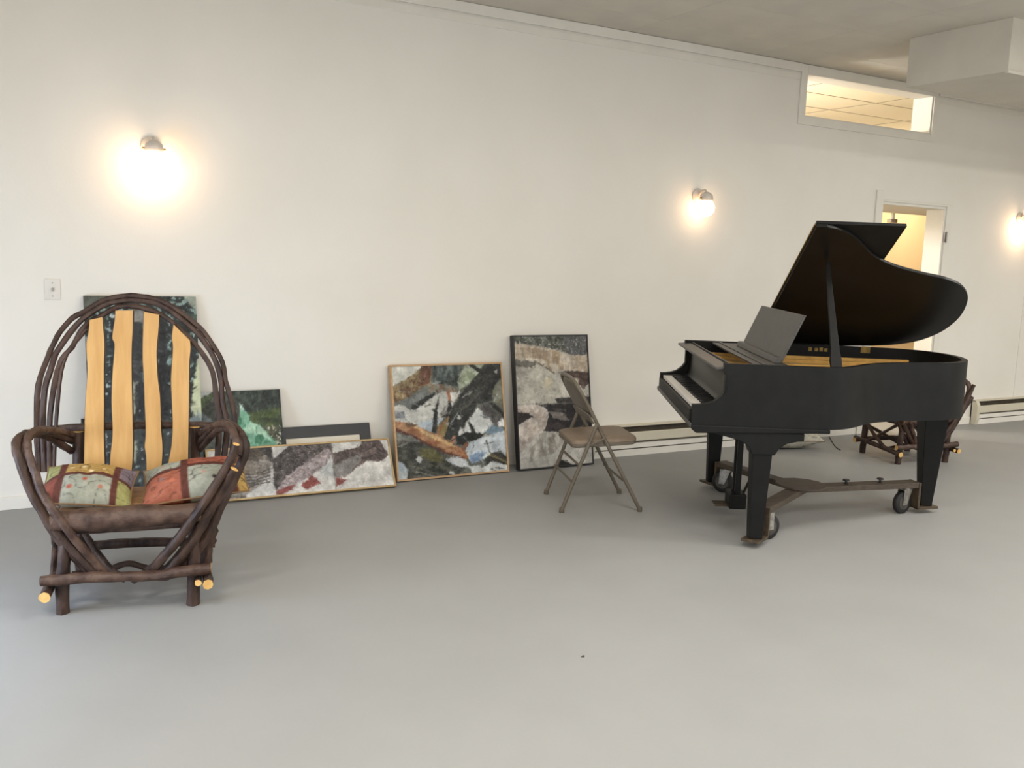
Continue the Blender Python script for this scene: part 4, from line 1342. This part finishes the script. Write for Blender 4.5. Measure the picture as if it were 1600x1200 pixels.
# cheeks with the scooped arms
SCOOP = [(-0.158, 0.759), (-0.124, 0.760), (-0.085, 0.766), (-0.050, 0.779), (-0.018, 0.806), (0.004, 0.840), (0.011, 0.880), (0.004, 0.917), (-0.010, 0.938), (-0.006, ZT)]
cheek = [(-0.158, 0.655)] + SCOOP + [(0.0, ZT), (0.0, 0.945), (0.012, 0.90), (0.012, 0.85), (0.0, 0.81), (0.0, 0.655)]
for y0, y1 in ((0.0, 0.045), (WB - 0.045, WB)):
    MB().prism(cheek, lambda p, q_, t: (p, t, q_), y0, y1).build('cheek', M_BLACK, piano)
# keybed, key slip, fallboard, top rail
kb = MB().prism([(-0.160, 0.655), (-0.160, 0.632), (-0.135, 0.612), (0.52, 0.634), (0.558, 0.634), (0.558, 0.655)], lambda p, q_, t: (p, t, q_), -0.010, WB + 0.010)
kb.build('keybed', M_BLACK, piano, bevel=0.005)
MB().box(-0.166, -0.148, 0.045, WB - 0.045, 0.655, 0.728).build('key_slip', M_BLACK, piano, bevel=0.004)
MB().box(-0.170, -0.160, -0.004, WB + 0.004, 0.640, 0.664).build('front_moulding', M_SATIN, piano, bevel=0.003)
fb = [(0.000, 0.752), (0.016, 0.775), (0.026, 0.820), (0.030, 0.870), (0.022, 0.915), (0.004, 0.942)]
fbs = [tuple(p[:2]) for p in smooth_path([(a, b, 0) for a, b in fb], 4)]
prof = fbs + [(p + 0.014, q_) for p, q_ in fbs[::-1]]
MB().prism(prof, lambda p, q_, t: (p, t, q_), 0.046, WB - 0.046).build('fallboard', M_GLOSS, piano, True)
MB().hexa([(-0.048, 0.020, 0.944), (0.030, 0.020, 0.950), (0.030, WB + 0.004, 0.950), (-0.048, WB + 0.004, 0.944),
           (-0.048, 0.020, 0.958), (0.030, 0.020, 0.964), (0.030, WB + 0.004, 0.964), (-0.048, WB + 0.004, 0.958)]).build('fallboard_rail', M_SATIN, piano, bevel=0.003)
MB().box(0.034, 0.040, 0.05, WB - 0.05, 0.85, 0.972).build('rail_strip', M_SATIN, piano)
# keys
wk = MB()
kw = (WB - 0.16) / 52
for i in range(52):
    y0 = 0.08 + i * kw
    wk.box(-0.144, 0.004, y0 + 0.0006, y0 + kw - 0.0006, 0.728, 0.748)
o = wk.build('white_keys', M_IVORY, piano)
o['kind'] = 'stuff'
bk = MB()
pat = [1, 0, 1, 1, 0, 1, 1]          # after A, C, D, F, G in treble-to-bass order
for i in range(51):
    k = (51 - i) % 7
    if k in (0, 2, 3, 5, 6):
        y0 = 0.08 + (i + 1) * kw
        bk.hexa([(-0.094, y0 - 0.0065, 0.748), (0.004, y0 - 0.0065, 0.748), (0.004, y0 + 0.0065, 0.748), (-0.094, y0 + 0.0065, 0.748),
                 (-0.088, y0 - 0.005, 0.760), (0.004, y0 - 0.005, 0.760), (0.004, y0 + 0.005, 0.760), (-0.088, y0 + 0.005, 0.760)])
o = bk.build('black_keys', M_GLOSS, piano)
o['kind'] = 'stuff'
for y0, y1 in ((0.046, 0.079), (WB - 0.079, WB - 0.046)):
    MB().box(-0.146, 0.0, y0, y1, 0.655, 0.752).build('key_block', M_BLACK, piano, bevel=0.004)
# pin block, soundboard, cast plate with bars, strings
inner = offset_in(RIM, 0.055)
MB().prism([p for p in inner if p[0] > 0.05] + [(0.05, WB - 0.055), (0.05, 0.055)], lambda p, q_, t: (p, q_, t), 0.72, 0.735).build('soundboard', mat('soundboard_wood', (176, 132, 78), (158, 114, 62), scale=6, rough=0.4, stretch=(1, 8, 1)), piano)
pl_out = offset_in(RIM, 0.075)
mb = MB()
mb.add(*(lambda w_: (w_.v, w_.f))(wall_strip([p for p in pl_out if p[0] > 0.06], 0.085, 0.868, 0.896)))
mb.box(0.06, 0.145, 0.075, WB - 0.075, 0.862, 0.893)
for (a0, b0, a1, b1) in ((0.10, 0.18, 0.62, 0.20), (0.10, 0.42, 0.95, 0.50), (0.10, 0.70, 1.35, 0.72), (0.10, 1.00, 1.50, 0.98), (0.10, 1.22, 1.40, 1.22)):
    d = np.array([a1 - a0, b1 - b0])
    nrm = np.array([-d[1], d[0]]) / np.linalg.norm(d) * 0.016
    c = [(a0 - nrm[0], b0 - nrm[1]), (a1 - nrm[0], b1 - nrm[1]), (a1 + nrm[0], b1 + nrm[1]), (a0 + nrm[0], b0 + nrm[1])]
    mb.prism(c, lambda p, q_, t: (p, q_, t), 0.872, 0.918)
mb.build('cast_plate', M_GOLD, piano, bevel=0.004)
mb = MB()
for i in range(60):
    y = 0.11 + i * (WB - 0.22) / 59
    e = 0.55 + 0.9 * min(1.0, max(0.0, (y - 0.05) / 0.85)) ** 0.8
    mb.tube([(0.12, y, 0.903), (min(e, 1.48), y + 0.02 * (0.7 - y), 0.890)], 0.0012, 4)
o = mb.build('strings', M_WIRE, piano)
o['kind'] = 'stuff'
mb = MB()
for i in range(90):
    y = 0.10 + i * (WB - 0.2) / 89
    x = 0.075 + 0.016 * (i % 3)
    mb.box(x - 0.0025, x + 0.0025, y - 0.0025, y + 0.0025, 0.893, 0.915)
o = mb.build('tuning_pins', M_STEEL, piano)
o['kind'] = 'stuff'
# gold marks on the inner face of the straight side (four small figures) and brass hinge
for k, uu in enumerate((0.800, 0.840, 0.872, 0.902)):
    MB().box(uu, uu + 0.022, WB - 0.0358, WB - 0.0342, 0.940, 0.966 - 0.004 * (k % 2)).build('gold_mark', M_BRASS, piano)
# music desk: tray and leaning panel
MB().hexa([(0.165, 0.055, 0.962), (0.345, 0.055, 0.962), (0.345, 1.325, 0.962), (0.165, 1.325, 0.962),
           (0.165, 0.055, 0.974), (0.345, 0.055, 0.974), (0.345, 1.325, 0.974), (0.165, 1.325, 0.974)]).build('desk_tray', M_SATIN, piano, bevel=0.003)
MB().box(0.205, 0.222, 0.055, 1.325, 0.974, 0.980).build('desk_slide', M_SATIN, piano, bevel=0.002)
b0 = [pl(1168, 541, (0.325, 0, 0), (1, 0, 0)), pl(1224, 566, (0.325, 0, 0), (1, 0, 0))]
wl, wr = 1.14, 0.165
top_u, top_z = 0.425, 1.235
mb = MB().hexa([(0.315, wr, 0.976), (0.327, wr, 0.976), (0.327, wl, 0.976), (0.315, wl, 0.976),
                (top_u, wr, top_z), (top_u + 0.013, wr, top_z), (top_u + 0.013, wl, top_z), (top_u, wl, top_z)])
mb.build('desk_panel', M_SATIN, piano, bevel=0.003)
mb = MB().hexa([(0.285, wr - 0.01, 0.975), (0.318, wr - 0.01, 0.975), (0.318, wl + 0.01, 0.975), (0.285, wl + 0.01, 0.975),
                (0.296, wr - 0.01, 1.005), (0.326, wr - 0.01, 1.005), (0.326, wl + 0.01, 1.005), (0.296, wl + 0.01, 1.005)])
mb.build('desk_ledge', M_SATIN, piano, bevel=0.003)
# lid
PH = math.radians(31.0)
UF = 0.460
HZ = ZT - 0.003


def lid_pt(u, s, off):
    return (u, WB + 0.008 - s * math.cos(PH) + off * math.sin(PH), HZ + s * math.sin(PH) + off * math.cos(PH))


LO = [(a, WB + 0.012 - b) for a, b in curve if a > 0.5]
LID = [(UF, 0.0), (UF, 1.405)] + [(0.52, 1.404)] + [(a + 0.004, s + 0.004) for a, s in LO] + [(1.0, 0.0)]
LID = [(a, max(s, 0.0)) for a, s in LID]
lid = MB().prism(LID, lambda p, q_, t: lid_pt(p, q_, t), 0.0, 0.019).build('lid', M_GLOSS, piano, bevel=0.003)
MB().prism([(UF + 0.002, 0.004), (UF + 0.002, 1.405), (UF + 0.472, 1.405), (UF + 0.472, 0.004)], lambda p, q_, t: lid_pt(p, q_, t), 0.020, 0.039).build('lid_flap', M_BLACK, piano, bevel=0.003)
MB().tube([lid_pt(UF - 0.004, 0.01, 0.0195), lid_pt(UF - 0.004, 1.39, 0.0195)], 0.005, 6).build('flap_hinge', M_BRASS, piano)
for uu in (0.60, 1.17):
    h = MB().box(uu - 0.03, uu + 0.03, WB - 0.0362, WB - 0.0342, 0.940, 0.984)
    h.tube([(uu - 0.03, WB + 0.006, HZ - 0.004), (uu + 0.03, WB + 0.006, HZ - 0.004)], 0.006, 6)
    h.build('lid_hinge', M_BRASS, piano)
# lid prop
b_ = np.array([0.585, 0.062, 0.955])
t_ = np.array(lid_pt(0, 0, -0.006))
nl = np.array([0, math.sin(PH), math.cos(PH)])
top = pl(1293, 408, t_, nl)
dvec = (top - b_)
L = np.linalg.norm(dvec)
dvec = dvec / L
sx = np.array([1.0, 0, 0]) - dvec * dvec[0]
sx /= np.linalg.norm(sx)
sy = np.cross(dvec, sx)


def ppt(a, hx, hy):
    c = b_ + dvec * a * L
    return [c - sx * hx - sy * hy, c + sx * hx - sy * hy, c + sx * hx + sy * hy, c - sx * hx + sy * hy]


mb = MB()
secs = [(0.0, 0.028, 0.010), (0.10, 0.030, 0.010), (0.16, 0.024, 0.009), (0.35, 0.020, 0.009), (0.99, 0.010, 0.007)]
V = [p for a, hx, hy in secs for p in ppt(a, hx, hy)]
F = [(3, 2, 1, 0), (4 * len(secs) - 4, 4 * len(secs) - 3, 4 * len(secs) - 2, 4 * len(secs) - 1)]
for i in range(len(secs) - 1):
    for j in range(4):
        q2 = (j + 1) % 4
        F.append((4 * i + j, 4 * i + q2, 4 * i + 4 + q2, 4 * i + 4 + j))
mb.add(V, F)
mb.build('lid_prop', M_BLACK, piano, bevel=0.002)


# legs
def square_leg(u, w_, z0, z1, h0, h1, parent=piano):
    mb = MB()
    mb.hexa([(u - h0, w_ - h0, z0), (u + h0, w_ - h0, z0), (u + h0, w_ + h0, z0), (u - h0, w_ + h0, z0),
             (u - h1, w_ - h1, z1), (u + h1, w_ - h1, z1), (u + h1, w_ + h1, z1), (u - h1, w_ + h1, z1)])
    return mb.build('leg', M_BLACK, parent, bevel=0.004)


LEGZ = 0.046
LEGS = [(0.222, 0.060), (0.222, WB - 0.060), (1.470, 0.930)]
square_leg(*LEGS[0], LEGZ, 0.515, 0.035, 0.051)
square_leg(*LEGS[1], LEGZ, 0.515, 0.035, 0.051)
square_leg(*LEGS[2], LEGZ, ZB + 0.0, 0.034, 0.074)
GUS = [(-0.09, 0.628), (0.02, 0.598), (0.10, 0.578), (0.150, 0.545), (0.164, 0.508), (0.284, 0.508), (0.305, 0.545), (0.345, 0.572), (0.40, 0.585), (0.43, 0.588), (0.43, 0.628)]
for w_ in (LEGS[0][1], LEGS[1][1]):
    MB().prism(GUS, lambda p, q_, t: (p, t, q_), w_ - 0.058, w_ + 0.058).build('leg_bracket', M_BLACK, piano, bevel=0.004)
# lyre: two posts, box, pedals, rods
LU, LW = 0.240, 0.655
for dy in (-0.036, 0.036):
    MB().box(LU - 0.016, LU + 0.016, LW + dy - 0.015, LW + dy + 0.015, 0.14, 0.602).build('lyre_post', M_BLACK, piano, bevel=0.004)
MB().box(LU - 0.05, LU + 0.05, LW - 0.075, LW + 0.075, 0.055, 0.145).build('lyre_box', M_BLACK, piano, bevel=0.008)
for dy in (-0.045, 0.0, 0.045):
    MB().box(LU - 0.13, LU - 0.045, LW + dy - 0.010, LW + dy + 0.010, 0.064, 0.074).build('pedal', M_RUST, piano, bevel=0.003)
MB().tube([(LU + 0.04, LW, 0.13), (0.48, LW, 0.625)], 0.008, 8).build('lyre_brace', M_BLACK, piano)
MB().box(LU - 0.08, LU + 0.08, LW - 0.11, LW + 0.11, 0.600, 0.626).build('lyre_top', M_BLACK, piano, bevel=0.004)

# ------------------------------------------------------------------ dolly under the piano
dolly = tag(empty('piano_dolly', PO, PANG), 'brown three-armed piano dolly on rubber casters', 'dolly')
HUB = np.array([0.62, 0.66])
WR = 0.070
ARMZ = 0.164
WHEELS = [(0.335, 0.150), (0.300, WB - 0.215), (1.270, 0.835)]


def caster(cx_, cy_, ang):
    r = MB()
    c, s = math.cos(ang), math.sin(ang)

    def tr(p):
        return (cx_ + c * p[0] - s * p[1], cy_ + s * p[0] + c * p[1], p[2])
    w0 = MB().lathe([(WR * 0.5, -0.018), (WR * 0.90, -0.018), (WR, -0.012), (WR, 0.012), (WR * 0.90, 0.018), (WR * 0.5, 0.018)], 28, 'y', (0.028, 0, WR))
    w0.v = [tr(p) for p in w0.v]
    w = w0.build('wheel', M_RUBBER, dolly, True)
    h0 = MB().lathe([(0.010, -0.021), (WR * 0.62, -0.019), (WR * 0.62, 0.019), (0.010, 0.021)], 20, 'y', (0.028, 0, WR))
    h0.v = [tr(p) for p in h0.v]
    h0.build('wheel_hub', M_HUB, w, True)
    f0 = MB()
    for sg in (-1, 1):
        f0.prism([(0.010, WR - 0.012), (0.046, WR - 0.012), (0.042, ARMZ - 0.012), (-0.028, ARMZ - 0.012)], lambda p, q_, t: (p, t, q_), sg * 0.022, sg * 0.026)
    f0.box(-0.032, 0.044, -0.026, 0.026, ARMZ - 0.014, ARMZ - 0.008)
    f0.lathe([(0.026, ARMZ - 0.009), (0.026, ARMZ - 0.0005)], 14, 'z', (0, 0, 0))
    f0.tube([(0.028, -0.030, WR), (0.028, 0.030, WR)], 0.006, 8)
    f0.v = [tr(p) for p in f0.v]
    f0.build('caster_fork', M_STEEL, dolly)


def arm_box(p, q_, hw, z0, z1, name, mt, e0=0.0, e1=0.0, bev=0.004):
    p, q_ = np.array(p, float), np.array(q_, float)
    d = (q_ - p) / np.linalg.norm(q_ - p)
    p, q_ = p - d * e0, q_ + d * e1
    n_ = np.array([-d[1], d[0]]) * hw
    v = [(*(p - n_), z0), (*(q_ - n_), z0), (*(q_ + n_), z0), (*(p + n_), z0), (*(p - n_), z1), (*(q_ - n_), z1), (*(q_ + n_), z1), (*(p + n_), z1)]
    return MB().hexa(v).build(name, mt, dolly, bevel=bev)


for k, (lg, wh) in enumerate(zip(LEGS, WHEELS)):
    l2, h2 = np.array(lg), HUB
    d = (l2 - h2) / np.linalg.norm(l2 - h2)
    end = l2 - d * 0.085
    arm_box(h2, end, 0.045, ARMZ, ARMZ + 0.034, 'arm', M_DOLLY)
    # drop bracket and foot plate that carries the leg
    arm_box(end - d * 0.004, end + d * 0.012, 0.05, 0.030, ARMZ + 0.034, 'drop_bracket', M_RUST, bev=0.002)
    arm_box(end - d * 0.004, l2 + d * 0.065, 0.050, 0.030, LEGZ - 0.001, 'foot_plate', M_RUST, bev=0.002)
    ang = {0: 0.5, 1: 2.6, 2: -2.6}[k]
    wpos = h2 + d * (np.linalg.norm(l2 - h2) - 0.145)
    caster(wpos[0], wpos[1], ang)
hubp = [(HUB[0] + 0.15 * math.cos(t), HUB[1] + 0.15 * math.sin(t)) for t in np.linspace(0, 2 * PI, 13)[:-1]]
MB().prism(hubp, lambda p, q_, t: (p, q_, t), ARMZ + 0.034, ARMZ + 0.046).build('hub_plate', M_DOLLY, dolly, bevel=0.003)
for kk in (0.35, 0.62):
    e = HUB + (np.array(LEGS[2]) - HUB) * kk
    mb = MB().lathe([(0.016, ARMZ + 0.034), (0.007, ARMZ + 0.038), (0.007, ARMZ + 0.05), (0.022, ARMZ + 0.054), (0.018, ARMZ + 0.062)], 12, 'z', (e[0], e[1], 0))
    mb.build('wing_knob', M_RUBBER, dolly, True)

# ------------------------------------------------------------------ small things on the floor
pts = [on_floor(x, y, 0.004) for x, y in ((1296, 683), (1300, 690), (1304, 696), (1308, 700), (1313, 703))]
pts[0][1] = min(pts[0][1], -0.03)
tag(MB().tube(smooth_path(pts, 4), 0.004, 6).build('power_cord', M_CORD, None, True), 'thin dark cord lying on the floor behind the piano', 'cord')
dp = on_floor(911, 1026)
mb = MB()
mb.add([(dp[0] - 0.012, dp[1], 0), (dp[0], dp[1] - 0.008, 0), (dp[0] + 0.011, dp[1] + 0.004, 0), (dp[0] + 0.002, dp[1] + 0.009, 0.0), (dp[0], dp[1], 0.006)],
       [(0, 1, 4), (1, 2, 4), (2, 3, 4), (3, 0, 4), (3, 2, 1, 0)])
tag(mb.build('debris_chip', M_CORD), 'tiny dark chip lying alone on the bare grey floor', 'debris')
